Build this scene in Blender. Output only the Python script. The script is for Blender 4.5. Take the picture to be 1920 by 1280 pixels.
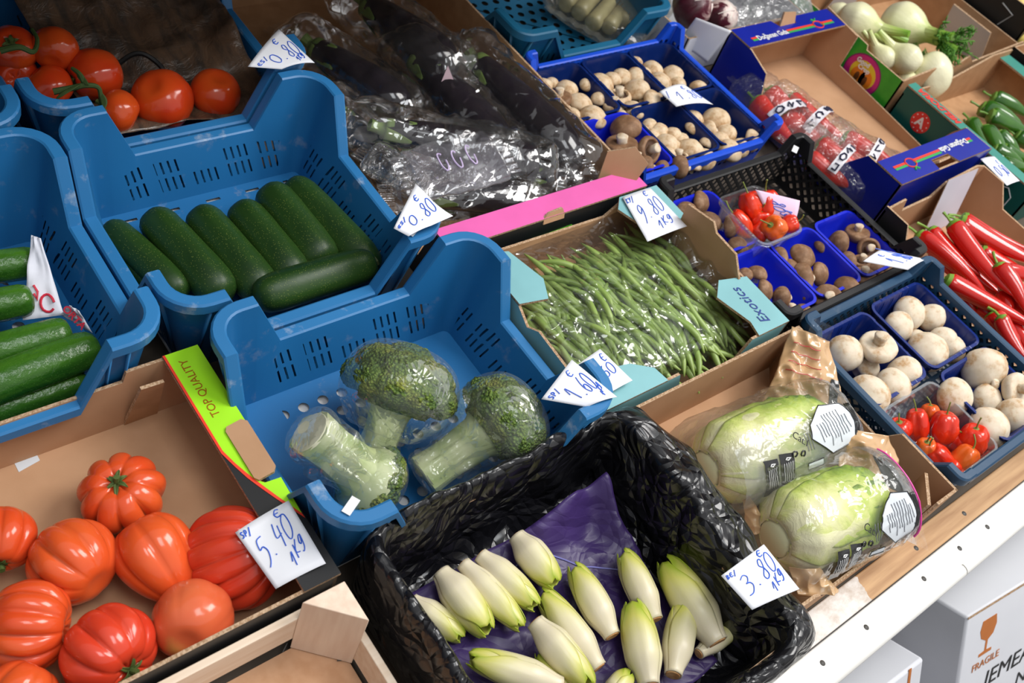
import bpy, bmesh, math, random
from mathutils import Vector, Matrix, Euler, noise
random.seed(7)
S = bpy.context.scene
for o in list(bpy.data.objects): bpy.data.objects.remove(o)
PI = math.pi
# ---------------------------------------------------------------- stand frame
# The stall is one sloping display: u runs along its front, v up the slope, w off it.
TILT = math.radians(31.463)
M = Matrix.Rotation(TILT, 4, 'X')
FPX = 1898.84
CAMH = 1.3
RC = Matrix(((0.77114894, -0.312549, 0.55465523),
             (-0.57479048, -0.71640552, 0.39544788),
             (0.27376123, -0.62375976, -0.73210556)))      # camera axes (right, down, forward) in the stand frame
CAM = Vector((0, 0, CAMH))
RIGHT, DOWN, FWD = (Vector((RC[0][i], RC[1][i], RC[2][i])) for i in range(3))

# ---------------------------------------------------------------- camera
cd = bpy.data.cameras.new('camera'); cam = bpy.data.objects.new('camera', cd)
S.collection.objects.link(cam); S.camera = cam
cd.sensor_width = 36; cd.lens = FPX/1920*36; cd.clip_start = .02; cd.clip_end = 60
cm = Matrix((( RIGHT.x, -DOWN.x, -FWD.x, CAM.x), (RIGHT.y, -DOWN.y, -FWD.y, CAM.y), (RIGHT.z, -DOWN.z, -FWD.z, CAM.z), (0, 0, 0, 1)))
cam.matrix_world = M @ cm
cd.dof.use_dof = True; cd.dof.focus_distance = 1.52; cd.dof.aperture_fstop = 6.3
# ---------------------------------------------------------------- world, light, exposure
S.view_settings.view_transform = 'Standard'; S.view_settings.look = 'None'
S.view_settings.exposure = 0.32; S.view_settings.gamma = 1.0; S.view_settings.use_curve_mapping = False
S.cycles.transparent_max_bounces = 24
S.cycles.max_bounces = 7; S.cycles.diffuse_bounces = 3; S.cycles.glossy_bounces = 3
W = bpy.data.worlds.new('world'); S.world = W; W.use_nodes = True
wn = W.node_tree; wn.nodes.clear()
_o = wn.nodes.new('ShaderNodeOutputWorld'); _b = wn.nodes.new('ShaderNodeBackground')
_t = wn.nodes.new('ShaderNodeTexCoord'); _d = wn.nodes.new('ShaderNodeVectorMath'); _d.operation = 'DOT_PRODUCT'
_d.inputs[1].default_value = Vector((.5, -.72, .48)).normalized()
_r = wn.nodes.new('ShaderNodeValToRGB'); _r.color_ramp.interpolation = 'EASE'
_m = wn.nodes.new('ShaderNodeMapRange'); _m.inputs[1].default_value = -1; _m.inputs[2].default_value = 1
_r.color_ramp.elements[0].position = .3; _r.color_ramp.elements[0].color = (.10, .11, .14, 1)
_r.color_ramp.elements[1].position = .93; _r.color_ramp.elements[1].color = (1.0, 1.0, 1.0, 1)
wn.links.new(_t.outputs['Generated'], _d.inputs[0]); wn.links.new(_d.outputs['Value'], _m.inputs[0])
wn.links.new(_m.outputs[0], _r.inputs[0]); wn.links.new(_r.outputs[0], _b.inputs[0]); wn.links.new(_b.outputs[0], _o.inputs[0])
_b.inputs[1].default_value = .62
def area(name, loc, target, sx, sy, power, col=(1, 1, 1)):
    l = bpy.data.lights.new(name, 'AREA'); l.shape = 'RECTANGLE'; l.size = sx; l.size_y = sy; l.energy = power; l.color = col
    o = bpy.data.objects.new(name, l); S.collection.objects.link(o); o.location = loc
    o.rotation_euler = (Vector(target)-Vector(loc)).to_track_quat('-Z', 'Y').to_euler(); return o
area('daylight_opening', (3.2, -2.0, 3.0), (1.1, .6, .2), 2.2, 1.6, 120, (1, .98, .95))
area('daylight_gap', (.5, -2.4, 3.2), (.7, .5, .2), 1.2, 1.6, 36, (.95, .98, 1))

# ---------------------------------------------------------------- helpers
def P(px, py, w=0.0):
    d = RC @ Vector((px-960, py-640, FPX)); return CAM + d*((w-CAMH)/d.z)
def PJ(p):
    q = RC.transposed() @ (Vector(p)-CAM); return 960+FPX*q.x/q.z, 640+FPX*q.y/q.z
def MPP(p): return ((Vector(p)-CAM).dot(FWD))/FPX          # metres per pixel at a point
T = Matrix.Translation
def frame(z, x=None):
    z = Vector(z).normalized(); x = Vector(x) if x is not None else (Vector((1, 0, 0)) if abs(z.x) < .9 else Vector((0, 1, 0)))
    y = z.cross(x).normalized(); x = y.cross(z)
    return Matrix(((x.x, y.x, z.x), (x.y, y.y, z.y), (x.z, y.z, z.z))).to_4x4()
def link(o): S.collection.objects.link(o); return o
def tag(o, label=None, cat=None, group=None, kind=None):
    if label: o['label'] = label
    if cat: o['category'] = cat
    if group: o['group'] = group
    if kind: o['kind'] = kind
    return o
def thing(name, label, cat, loc=(0, 0, 0), R=None, group=None, sc=1.0, gravity=False):
    o = link(bpy.data.objects.new(name, None)); o.empty_display_size = .02
    L = T(Vector(loc)) @ (R if R is not None else Matrix.Identity(4)) @ Matrix.Scale(sc, 4)
    o.matrix_basis = L if gravity else M @ L
    return tag(o, label, cat, group)
class MB:
    def __init__(s): s.v = []; s.f = []; s.m = []; s.uv = []
    def add(s, V, F, mi=0, UV=None):
        b = len(s.v); s.v += [tuple(x) for x in V]
        for i, f in enumerate(F):
            s.f.append([b+k for k in f]); s.m.append(mi if isinstance(mi, int) else mi[i]); s.uv.append(UV[i] if UV else None)
        return s
    def box(s, x0, x1, y0, y1, z0, z1, mi=0, mt=None):
        V = [Vector((x, y, z)) for z in (z0, z1) for y in (y0, y1) for x in (x0, x1)]
        if mt is not None: V = [mt @ v for v in V]
        return s.add(V, [(0, 2, 3, 1), (4, 5, 7, 6), (0, 1, 5, 4), (2, 6, 7, 3), (0, 4, 6, 2), (1, 3, 7, 5)], mi)
    def loft(s, loops, closed=True, cap0=False, cap1=False, mi=0, mf=None):
        n = len(loops[0]); V = [p for l in loops for p in l]; F = []; MI = []
        for j in range(len(loops)-1):
            for i in range(n if closed else n-1):
                k = (i+1) % n; F.append((j*n+i, j*n+k, (j+1)*n+k, (j+1)*n+i)); MI.append(mf(j, i) if mf else mi)
        if cap0: F.append(tuple(reversed(range(n)))); MI.append(mi)
        if cap1: F.append(tuple(range((len(loops)-1)*n, len(loops)*n))); MI.append(mi)
        return s.add(V, F, MI)
    def tube(s, path, rad, n=10, mi=0, caps=True, shape=None):
        path = [Vector(p) for p in path]; L = []; x = None
        for i, p in enumerate(path):
            t = (path[min(i+1, len(path)-1)]-path[max(i-1, 0)]).normalized()
            if x is None: x = Vector((1, 0, 0)) if abs(t.x) < .9 else Vector((0, 1, 0))
            y = t.cross(x).normalized(); x = y.cross(t).normalized()
            r = rad[i] if hasattr(rad, '__len__') else rad
            L.append([p+(x*math.cos(a)+y*math.sin(a))*r*(shape(a, i/(len(path)-1)) if shape else 1) for a in (2*PI*k/n for k in range(n))])
        return s.loft(L, True, caps, caps, mi)
    def lathe(s, prof, n=24, mi=0, fn=None, cap0=False, cap1=False):
        L = []
        for j, (r, z) in enumerate(prof):
            L.append([(fn(r, z, a, j) if fn else (r*math.cos(a), r*math.sin(a), z)) for a in (2*PI*k/n for k in range(n))])
        return s.loft(L, True, cap0, cap1, mi)
    def grid(s, fn, nu, nv, mi=0):
        V = [fn(i/nu, j/nv) for j in range(nv+1) for i in range(nu+1)]; w = nu+1
        F = [(j*w+i, j*w+i+1, (j+1)*w+i+1, (j+1)*w+i) for j in range(nv) for i in range(nu)]
        return s.add(V, F, mi)
    def panel(s, poly, o, ax, ay, th, mf=0, mb=1, me=2):
        # a sheet of board: outline poly in (ax, ay), front face towards ax x ay, thickness behind it
        o, ax, ay = Vector(o), Vector(ax), Vector(ay); nn = ax.cross(ay).normalized(); n = len(poly)
        A = sum(poly[i][0]*poly[(i+1) % n][1]-poly[(i+1) % n][0]*poly[i][1] for i in range(n))
        if A < 0: poly = poly[::-1]
        f = [o+ax*x+ay*y for x, y in poly]; b = [p-nn*th for p in f]
        F = [tuple(range(n)), tuple(reversed(range(n, 2*n)))]+[(i, n+i, n+(i+1) % n, (i+1) % n) for i in range(n)]
        return s.add(f+b, F, [mf, mb]+[me]*n)
    def mesh(s, name, mats, ang=35):
        me = bpy.data.meshes.new(name); me.from_pydata(s.v, [], s.f)
        for m in (mats if isinstance(mats, (list, tuple)) else [mats]): me.materials.append(m)
        me.polygons.foreach_set('material_index', s.m)
        if any(u is not None for u in s.uv):
            ul = me.uv_layers.new(name='UVMap'); d = ul.data
            for p, u in zip(me.polygons, s.uv):
                for k, li in enumerate(p.loop_indices): d[li].uv = u[k] if u else (9, 9)
        me.validate()
        bm = bmesh.new(); bm.from_mesh(me); bmesh.ops.recalc_face_normals(bm, faces=bm.faces) if ang is not None and getattr(s, 'recalc', True) else None
        bm.to_mesh(me); bm.free()
        me.polygons.foreach_set('use_smooth', [True]*len(me.polygons))
        if ang is not None: me.set_sharp_from_angle(angle=math.radians(ang))
        me.update(); return me
    def build(s, name, mats, parent=None, ang=35, loc=None, R=None):
        me = s.mesh(name, mats, ang); o = link(bpy.data.objects.new(name, me))
        return place(o, parent, loc, R)
def place(o, parent=None, loc=None, R=None):
    L = T(Vector(loc or (0, 0, 0))) @ (R if R is not None else Matrix.Identity(4))
    if parent: o.parent = parent; o.matrix_basis = L
    else: o.matrix_basis = M @ L
    return o
def inst(me, name, parent=None, loc=None, R=None):
    return place(link(bpy.data.objects.new(name, me)), parent, loc, R)
def bevel(o, w=.001, seg=2):
    m = o.modifiers.new('bevel', 'BEVEL'); m.width = w; m.segments = seg; m.limit_method = 'ANGLE'; return o
def solid(o, th=.0006, off=0):
    m = o.modifiers.new('solidify', 'SOLIDIFY'); m.thickness = th; m.offset = off; return o
def ns(p, sc=1.0, seed=0.0): return noise.noise(Vector(p)*sc+Vector((seed, seed*1.7, -seed)))
def ridge(p, sc, seed=0.0): return 1-2*abs(ns(p, sc, seed))
def ss(a, b, x):
    t = max(0, min(1, (x-a)/(b-a))); return t*t*(3-2*t)
def lerp(a, b, t): return a+(b-a)*t

# ---------------------------------------------------------------- materials
class X:
    """tiny expression wrapper over math nodes"""
    def __init__(s, nt, k): s.nt = nt; s.k = k
    def _op(s, op, *a):
        n = s.nt.nodes.new('ShaderNodeMath'); n.operation = op
        for i, q in enumerate((s,)+a):
            if isinstance(q, X): s.nt.links.new(q.k, n.inputs[i])
            else: n.inputs[i].default_value = q
        return X(s.nt, n.outputs[0])
    def __add__(s, o): return s._op('ADD', o)
    def __sub__(s, o): return s._op('SUBTRACT', o)
    def __mul__(s, o): return s._op('MULTIPLY', o)
    def mod(s, o): return s._op('FLOORED_MODULO', o)
    def floor(s): return s._op('FLOOR')
    def lt(s, o): return s._op('LESS_THAN', o)
    def gt(s, o): return s._op('GREATER_THAN', o)
    def abs(s): return s._op('ABSOLUTE')
    def max(s, o): return s._op('MAXIMUM', o)
    def pow(s, o): return s._op('POWER', o)
def rgb(c): return (*c, 1) if len(c) == 3 else c
def newmat(name):
    m = bpy.data.materials.new(name); m.use_nodes = True; nt = m.node_tree; nt.nodes.clear()
    out = nt.nodes.new('ShaderNodeOutputMaterial'); b = nt.nodes.new('ShaderNodeBsdfPrincipled')
    nt.links.new(b.outputs[0], out.inputs[0]); return m, nt, b, out
def nz(nt, sc, det=3, rough=.5, coord='Object', stretch=None, dist=0):
    tc = nt.nodes.new('ShaderNodeTexCoord'); n = nt.nodes.new('ShaderNodeTexNoise')
    n.inputs['Scale'].default_value = sc; n.inputs['Detail'].default_value = det; n.inputs['Roughness'].default_value = rough; n.inputs['Distortion'].default_value = dist
    k = tc.outputs[coord]
    if stretch:
        mp = nt.nodes.new('ShaderNodeMapping'); mp.inputs['Scale'].default_value = stretch; nt.links.new(k, mp.inputs[0]); k = mp.outputs[0]
    nt.links.new(k, n.inputs['Vector']); return n.outputs['Fac']
def ramp(nt, fac, stops, interp='LINEAR'):
    r = nt.nodes.new('ShaderNodeValToRGB'); r.color_ramp.interpolation = interp; e = r.color_ramp.elements
    while len(e) < len(stops): e.new(.5)
    for i, (p, c) in enumerate(stops): e[i].position = p; e[i].color = rgb(c)
    nt.links.new(fac.k if isinstance(fac, X) else fac, r.inputs[0]); return r.outputs[0]
def mixc(nt, fac, a, b, mode='MIX'):
    n = nt.nodes.new('ShaderNodeMix'); n.data_type = 'RGBA'; n.blend_type = mode
    for i, q in ((0, fac), (6, a), (7, b)):
        q = q.k if isinstance(q, X) else q
        if hasattr(q, 'is_linked'): nt.links.new(q, n.inputs[i])
        else: n.inputs[i].default_value = q if i == 0 else rgb(q)
    return n.outputs[2]
def bump(nt, b, h, strength, dist=.002):
    n = nt.nodes.new('ShaderNodeBump'); n.inputs['Strength'].default_value = strength; n.inputs['Distance'].default_value = dist
    nt.links.new(h, n.inputs['Height']); nt.links.new(n.outputs[0], b.inputs['Normal'])
def mat(name, c, c2=None, sc=8, lo=.35, hi=.65, rough=.5, spec=.5, bmp=0, bsc=60, bdist=.001, stretch=None, coat=0, sss=0, ssc=(1, .4, .2), sh=0, det=4, bstretch=None, alpha=None):
    m, nt, b, out = newmat(name)
    b.inputs['Roughness'].default_value = rough; b.inputs['Specular IOR Level'].default_value = spec; b.inputs['Coat Weight'].default_value = coat; b.inputs['Coat Roughness'].default_value = .08
    if c2: nt.links.new(ramp(nt, nz(nt, sc, det, stretch=stretch), [(lo, c), (hi, c2)]), b.inputs['Base Color'])
    else: b.inputs['Base Color'].default_value = rgb(c)
    if bmp: bump(nt, b, nz(nt, bsc, 3, stretch=bstretch), bmp, bdist)
    if sss: b.inputs['Subsurface Weight'].default_value = sss; b.inputs['Subsurface Radius'].default_value = ssc; b.inputs['Subsurface Scale'].default_value = .01
    if sh: b.inputs['Sheen Weight'].default_value = sh
    return m
def masked(m, expr):
    """cut real holes: expr(nt, U, V) gives 1 where the sheet is open"""
    nt = m.node_tree; out = next(n for n in nt.nodes if n.type == 'OUTPUT_MATERIAL'); src = out.inputs[0].links[0].from_socket
    uv = nt.nodes.new('ShaderNodeUVMap'); sp = nt.nodes.new('ShaderNodeSeparateXYZ'); nt.links.new(uv.outputs[0], sp.inputs[0])
    f = expr(X(nt, sp.outputs[0]), X(nt, sp.outputs[1])); t = nt.nodes.new('ShaderNodeBsdfTransparent'); mx = nt.nodes.new('ShaderNodeMixShader')
    nt.links.new(f.k, mx.inputs[0]); nt.links.new(src, mx.inputs[1]); nt.links.new(t.outputs[0], mx.inputs[2]); nt.links.new(mx.outputs[0], out.inputs[0]); return m
def crinkle(nt, sc):
    # flat facets with sharp folds between them, as in creased plastic
    tc = nt.nodes.new('ShaderNodeTexCoord'); w = nt.nodes.new('ShaderNodeTexNoise'); w.inputs['Scale'].default_value = sc*.35; w.inputs['Detail'].default_value = 2; nt.links.new(tc.outputs['Object'], w.inputs['Vector'])
    ad = nt.nodes.new('ShaderNodeVectorMath'); ad.operation = 'MULTIPLY_ADD'; ad.inputs[1].default_value = (2.2/sc,)*3; nt.links.new(w.outputs['Color'], ad.inputs[0]); nt.links.new(tc.outputs['Object'], ad.inputs[2])
    v = nt.nodes.new('ShaderNodeTexVoronoi'); v.inputs['Scale'].default_value = sc; nt.links.new(ad.outputs[0], v.inputs['Vector'])
    v2 = nt.nodes.new('ShaderNodeTexVoronoi'); v.feature = v2.feature = 'DISTANCE_TO_EDGE'; v2.inputs['Scale'].default_value = sc*2.6; nt.links.new(ad.outputs[0], v2.inputs['Vector'])
    return X(nt, v.outputs['Distance'])*1.5+X(nt, v2.outputs['Distance'])*.55+X(nt, w.outputs['Fac'])*.7
def film(name, tint=(1, 1, 1), k=1.0, bmp=.5, bsc=35, rough=.05, haze=0.0, hazec=(.9, .9, .9), cap=.42):
    m = bpy.data.materials.new(name); m.use_nodes = True; nt = m.node_tree; nt.nodes.clear()
    out = nt.nodes.new('ShaderNodeOutputMaterial'); t = nt.nodes.new('ShaderNodeBsdfTransparent'); g = nt.nodes.new('ShaderNodeBsdfGlossy')
    t.inputs[0].default_value = rgb(tint); g.inputs['Roughness'].default_value = rough; g.inputs[0].default_value = (1, 1, 1, 1)
    fr = nt.nodes.new('ShaderNodeFresnel'); fr.inputs[0].default_value = 1.45
    bp = nt.nodes.new('ShaderNodeBump'); bp.inputs['Strength'].default_value = bmp; bp.inputs['Distance'].default_value = .006
    h = crinkle(nt, bsc).k; nt.links.new(h, bp.inputs['Height']); nt.links.new(bp.outputs[0], g.inputs['Normal']); nt.links.new(bp.outputs[0], fr.inputs['Normal'])
    f = (X(nt, fr.outputs[0])*k)._op('MINIMUM', cap); mx = nt.nodes.new('ShaderNodeMixShader'); nt.links.new(f.k, mx.inputs[0]); nt.links.new(g.outputs[0], mx.inputs[2])
    if haze:
        d = nt.nodes.new('ShaderNodeBsdfDiffuse'); d.inputs[0].default_value = rgb(hazec); tr = nt.nodes.new('ShaderNodeBsdfTranslucent'); tr.inputs[0].default_value = rgb(hazec)
        ad = nt.nodes.new('ShaderNodeMixShader'); nt.links.new(d.outputs[0], ad.inputs[1]); nt.links.new(tr.outputs[0], ad.inputs[2])
        m2 = nt.nodes.new('ShaderNodeMixShader'); hz = X(nt, nz(nt, 14, 4))*(2*haze); nt.links.new(hz.k, m2.inputs[0])
        nt.links.new(t.outputs[0], m2.inputs[1]); nt.links.new(ad.outputs[0], m2.inputs[2]); nt.links.new(m2.outputs[0], mx.inputs[1])
    else: nt.links.new(t.outputs[0], mx.inputs[1])
    nt.links.new(mx.outputs[0], out.inputs[0]); return m
def plastic(name, c, rough=.42, dirt=.25, dc=(.45, .42, .38)):
    m, nt, b, out = newmat(name); b.inputs['Roughness'].default_value = rough; b.inputs['Specular IOR Level'].default_value = .45
    f = X(nt, nz(nt, 22, 6, .65))
    d = ramp(nt, f, [(.60, (0, 0, 0)), (.80, (dirt,)*3)])
    v = ramp(nt, nz(nt, 3.5, 2), [(.3, tuple(x*.86 for x in c)), (.7, c)])
    nt.links.new(mixc(nt, d, v, dc), b.inputs['Base Color']); bump(nt, b, nz(nt, 160, 2), .06, .001); return m
def slots(U, V):          # slanted vent slots in two rows
    x = U + V*.22
    s = x.mod(.062).lt(.044)*(x.mod(.0128).lt(.0036))
    r1 = V.gt(.026)*V.lt(.050); r2 = V.gt(.058)*V.lt(.080)*U.abs().gt(.035)
    return s*(r1.max(r2))*U.abs().lt(.15)
def roundholes(U, V):
    a = (U*(1/.034)); bb = (V*(1/.030)); row = bb.floor(); x = (a+row*.5).mod(1)-.5; y = bb.mod(1)-.5
    h = (x*x*1.28+y*y).lt(.082)*U.abs().lt(.135)*V.abs().lt(.115)
    e = (V.abs()-.148).abs().lt(.0028)*(U.mod(.075).lt(.026))*U.abs().lt(.16)
    return h.max(e)
def lattice(pu, pv, t, v0, v1, umax=1):
    def f(U, V): return U.mod(pu).gt(t)*V.mod(pv).gt(t)*V.gt(v0)*V.lt(v1)
    return f
def diag(p, t, v0, v1):
    def f(U, V): return (U+V).mod(p).gt(t)*(U-V).mod(p).gt(t)*V.gt(v0)*V.lt(v1)
    return f
# ---------------------------------------------------------------- shared materials
KR = mat('kraft_board', (.45, .255, .14), (.50, .29, .165), sc=14, rough=.85, spec=.2, bmp=.12, bsc=260, bdist=.0006)
KRD = mat('brown_board', (.40, .22, .11), (.47, .27, .14), sc=30, rough=.85, spec=.2, bmp=.15, bsc=200, bdist=.0006)
KRE = mat('board_edge', (.34, .21, .12), (.54, .38, .25), sc=300, lo=.4, hi=.6, rough=.9, spec=.1, bmp=.8, bsc=380, bdist=.002)
BLUE = (.014, .148, .375)
M_cr = masked(plastic('crate_plastic', BLUE, dirt=.32), slots)
M_crf = masked(plastic('crate_floor_plastic', BLUE, dirt=.5), roundholes)
M_crs = plastic('crate_rim_plastic', (.024, .175, .415), dirt=.6, dc=(.55, .58, .60))
def printed(name, c, rough=.45): return mat(name, c, tuple(x*.9 for x in c), sc=12, rough=rough, spec=.4, bmp=.08, bsc=90, bdist=.0008)
BLACKP = printed('black_print', (.012, .012, .013))
M_paper = mat('white_paper', (.83, .84, .88), (.78, .79, .84), sc=6, rough=.7, spec=.2, bmp=.1, bsc=30)
INK = mat('blue_ink', (.02, .11, .62), rough=.5)
M_clear = film('clear_film', k=1.0, bmp=.35, bsc=26)
M_wood = mat('pale_pine', (.82, .68, .54), (.74, .57, .42), sc=6, rough=.7, spec=.2, stretch=(1, 14, 14), bmp=.2, bsc=40, bstretch=(1, 12, 12))
def rrpath(W, D, r, breaks, na=7):
    """samples round a rounded rectangle: position, outward normal, coordinate along the side, distance to the nearest corner"""
    out = []; x, y = W/2, D/2
    sides = [((-x, -y), (1, 0), W, (0, -1)), ((x, -y), (0, 1), D, (1, 0)), ((x, y), (-1, 0), W, (0, 1)), ((-x, y), (0, -1), D, (-1, 0))]
    for k, (o, d, L, n) in enumerate(sides):
        ts = sorted(set([r, L-r]+[b for b in breaks if r < b < L-r]+[L-b for b in breaks if r < b < L-r]+[L*q/12 for q in range(1, 12) if r < L*q/12 < L-r]))
        for t in ts:
            p = Vector((o[0]+d[0]*t, o[1]+d[1]*t)); al = p.x if d[0] else p.y
            out.append((p, Vector(n), al, min(t, L-t), None, k))
        d2 = sides[(k+1) % 4][1]; c = Vector((o[0]+d[0]*(L-r)+d2[0]*r, o[1]+d[1]*(L-r)+d2[1]*r)); a0 = math.atan2(n[1], n[0])
        for q in range(1, na):
            a = a0+PI/2*q/na; nn = Vector((math.cos(a), math.sin(a))); out.append((c+nn*r, nn, 9.0, r, (c, r), k))
    return out
def ins(s, i, z):
    p, n, al, dc, arc, k = s
    if arc: q = arc[0]+n*max(arc[1]-i, .001)
    else: q = p-n*i
    return (q.x, q.y, z)
def wallstrip(mb, path, A, B, mi):
    n = len(path); V = [A[i] for i in range(n)]+[B[i] for i in range(n)]; F = []; UV = []
    for i in range(n):
        k = (i+1) % n; F.append((i, k, n+k, n+i)); ua, ub = path[i][2], path[k][2]
        if path[i][4] or path[k][4]: UV.append([(9, 0)]*4) if (path[i][4] and path[k][4]) or abs(ua-ub) > 1 else UV.append([(ua, A[i][2]), (ub, A[k][2]), (ub, B[k][2]), (ua, B[i][2])])
        else: UV.append([(ua, A[i][2]), (ub, A[k][2]), (ub, B[k][2]), (ua, B[i][2])])
    mb.add(V, F, mi, UV)
def crate(name, label, cat, u0, u1, v0, v1, h, lo, mats, taper=.045, r=.06, hi=.085, rp=.045, lip=.018, skirt=.016, group=None, ribs=True, R=None, w0=0.0, tabs=0, fz=.006):
    W, D = u1-u0, v1-v0; root = thing(name, label, cat, ((u0+u1)/2, (v0+v1)/2, w0), R, group)
    path = rrpath(W, D, r, [hi, hi+rp])
    def Z(s): return h if s[4] else lerp(h, lo, ss(0, 1, (s[3]-hi)/rp) if False else max(0, min(1, (s[3]-hi)/rp)))
    zs = [Z(s) for s in path]
    li = lip+.003
    fl = [ins(s, taper+li*.2, fz) for s in path]; fc = [ins(s, taper+.012, fz) for s in path]
    ri = [ins(s, li, z) for s, z in zip(path, zs)]; ri2 = [ins(s, li-.003, z+.002) for s, z in zip(path, zs)]
    ro = [ins(s, .003, z+.002) for s, z in zip(path, zs)]; ro2 = [ins(s, 0, z-.001) for s, z in zip(path, zs)]
    rs = [ins(s, 0, z-skirt) for s, z in zip(path, zs)]; ru = [ins(s, lip*.6, z-skirt) for s, z in zip(path, zs)]; ob = [ins(s, taper, 0) for s in path]
    mb = MB(); mb.recalc = False
    wallstrip(mb, path, fl, ri, 0); wallstrip(mb, path, ru, ob, 0); mb.build('wall', mats[:2], root, 40)
    mr = MB(); mr.recalc = False
    for A, B in ((ri, ri2), (ri2, ro), (ro, ro2), (ro2, rs), (rs, ru)): wallstrip(mr, path, A, B, 0)
    mr.build('rim', mats[2], root, 40)
    mf = MB(); n = len(path); mf.add(fl, [tuple(range(n))], 0, [[(p[0], p[1]) for p in fl]]); mf.recalc = False
    mf.build('base_grid', mats[1], root)
    if ribs:
        for s, z in zip(path, zs):
            if s[4] is None and (abs(s[3]-hi) < 1e-4 or abs(s[3]-r) < 1e-4 or abs(s[3]-hi-rp) < 1e-4):
                mr = MB(); tv = Vector((-s[1].y, s[1].x)); a = Vector(ins(s, .003, z-skirt)); b = Vector(ins(s, lip*.6+.004, z-skirt)); c = Vector(ins(s, taper, 0)); t3 = Vector((tv.x, tv.y, 0))*.0014
                mr.add([a-t3, b-t3, c-t3, a+t3, b+t3, c+t3], [(0, 1, 2), (5, 4, 3), (0, 2, 5, 3), (1, 4, 5, 2), (0, 3, 4, 1)])
                mr.build('rib', mats[2], root, None)
    return root
def punnet(label, u0, u1, v0, v1, h, m, w0, group=None, name='punnet', cat='punnet', R=None, lipw=.006, ribbed=True):
    W, D = u1-u0, v1-v0; root = thing(name, label, cat, ((u0+u1)/2, (v0+v1)/2, w0), R, group)
    path = rrpath(W, D, .022, [.03+.008*k for k in range(60)], 5); mb = MB(); mb.recalc = False
    def rb(i): return .0012 if ribbed and i % 2 else 0
    L = [[ins(s, .020, .0015) for s in path], [ins(s, .016+rb(i), .006) for i, s in enumerate(path)], [ins(s, .008+rb(i), h*.86) for i, s in enumerate(path)], [ins(s, lipw, h-.003) for s in path],
         [ins(s, lipw-.001, h) for s in path], [ins(s, 0, h) for s in path], [ins(s, 0, h-.005) for s in path]]
    mb.loft(L, True, True); o = mb.build('tray', m, root, 45); solid(o, .0008, -1)
    return root

# ---------------------------------------------------------------- the stall itself
M_wht = mat('white_paint', (.80, .79, .76), (.74, .72, .68), sc=5, lo=.35, hi=.75, rough=.5, spec=.4, bmp=.1, bsc=50)
def plank_mat():
    m, nt, b, out = newmat('worn_plank'); b.inputs['Roughness'].default_value = .65
    w = ramp(nt, nz(nt, 7, 5, stretch=(1, 14, 14)), [(.3, (.36, .19, .085)), (.7, (.56, .34, .17))])
    p = ramp(nt, nz(nt, 16, 6, .7, stretch=(1, 1.6, 1)), [(.3, (.46, .36, .28)), (.55, (.74, .70, .66))])
    tc = nt.nodes.new('ShaderNodeTexCoord'); sp = nt.nodes.new('ShaderNodeSeparateXYZ'); nt.links.new(tc.outputs['Object'], sp.inputs[0])
    f = (X(nt, sp.outputs[0])+X(nt, nz(nt, 30, 3))*.05).lt(1.255)
    nt.links.new(mixc(nt, f, w, p), b.inputs['Base Color']); bump(nt, b, nz(nt, 30, 4, stretch=(1, 9, 9)), .25, .001); return m
mb = MB(); mb.box(-.44, 5, .0125, 3.2, -.03, -.004); o = mb.build('display_board', mat('shade_dark_board', (.10, .075, .055), (.07, .055, .04), sc=4, rough=.8)); tag(o, 'sloping board under all the crates and boxes, coloured dark for gap shade', 'stall board')  # board coloured dark to stand in for deep shade between crates
M_sheet = mat('white_sheet', (.78, .78, .78), (.72, .72, .73), sc=5, rough=.7)
for lb, bx in (('white paper laid under the broccoli crate', (.485, .90, .475, .775)), ('white paper laid under the courgette crate', (.455, .845, .87, 1.21)), ('white paper laid under the cucumber crate', (-.04, .36, .85, 1.2)), ('white paper laid under the tomato crate', (.445, .84, 1.31, 1.65)), ('white paper laid under the dark blue lattice crate', (1.45, 1.845, .08, .44))):
    mb = MB(); mb.box(*bx, -.0038, -.003); tag(mb.build('paper_sheet', M_sheet), lb, 'paper')
mb = MB(); mb.box(-1.0, 5, .0135, .058, -.0035, .0025); o = bevel(mb.build('front_plank', plank_mat()), .002); tag(o, 'brown plank, half white with old paint, along the front of the sloping stall', 'plank')
strip = thing('edge_board', 'white painted edging board with nail heads and a rounded lip below the brown plank', 'edging', (0, 0, 0))
mb = MB(); mb.box(-1.0, 5, -.031, .0115, -.03, 0); bevel(mb.build('board', M_wht, strip), .0025)
mb = MB(); mb.tube([(-1.0, -.036, -.012), (1.44, -.036, -.012)], .0125, 14); mb.build('lip', M_wht, strip)
mb = MB(); mb.tube([(1.443, -.036, -.012), (5, -.036, -.012)], .0125, 14); mb.build('lip', M_wht, strip)
NAIL = mat('nail_steel', (.06, .055, .05), rough=.5)
for px, py in ((1640, 903), (1498, 1027), (1733, 1084), (1800, 1027), (1625, 1175), (1543, 1242), (1852, 987), (1807, 963), (1717, 1028)):
    p = P(px, py, .001); mb = MB(); mb.lathe([(0, .0012), (.004, .0007), (.0048, 0), (.0048, -.002)], 12); o = mb.build('nail', NAIL, strip, loc=(p.x, p.y, .0 if p.y < .012 else .0025))

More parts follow.
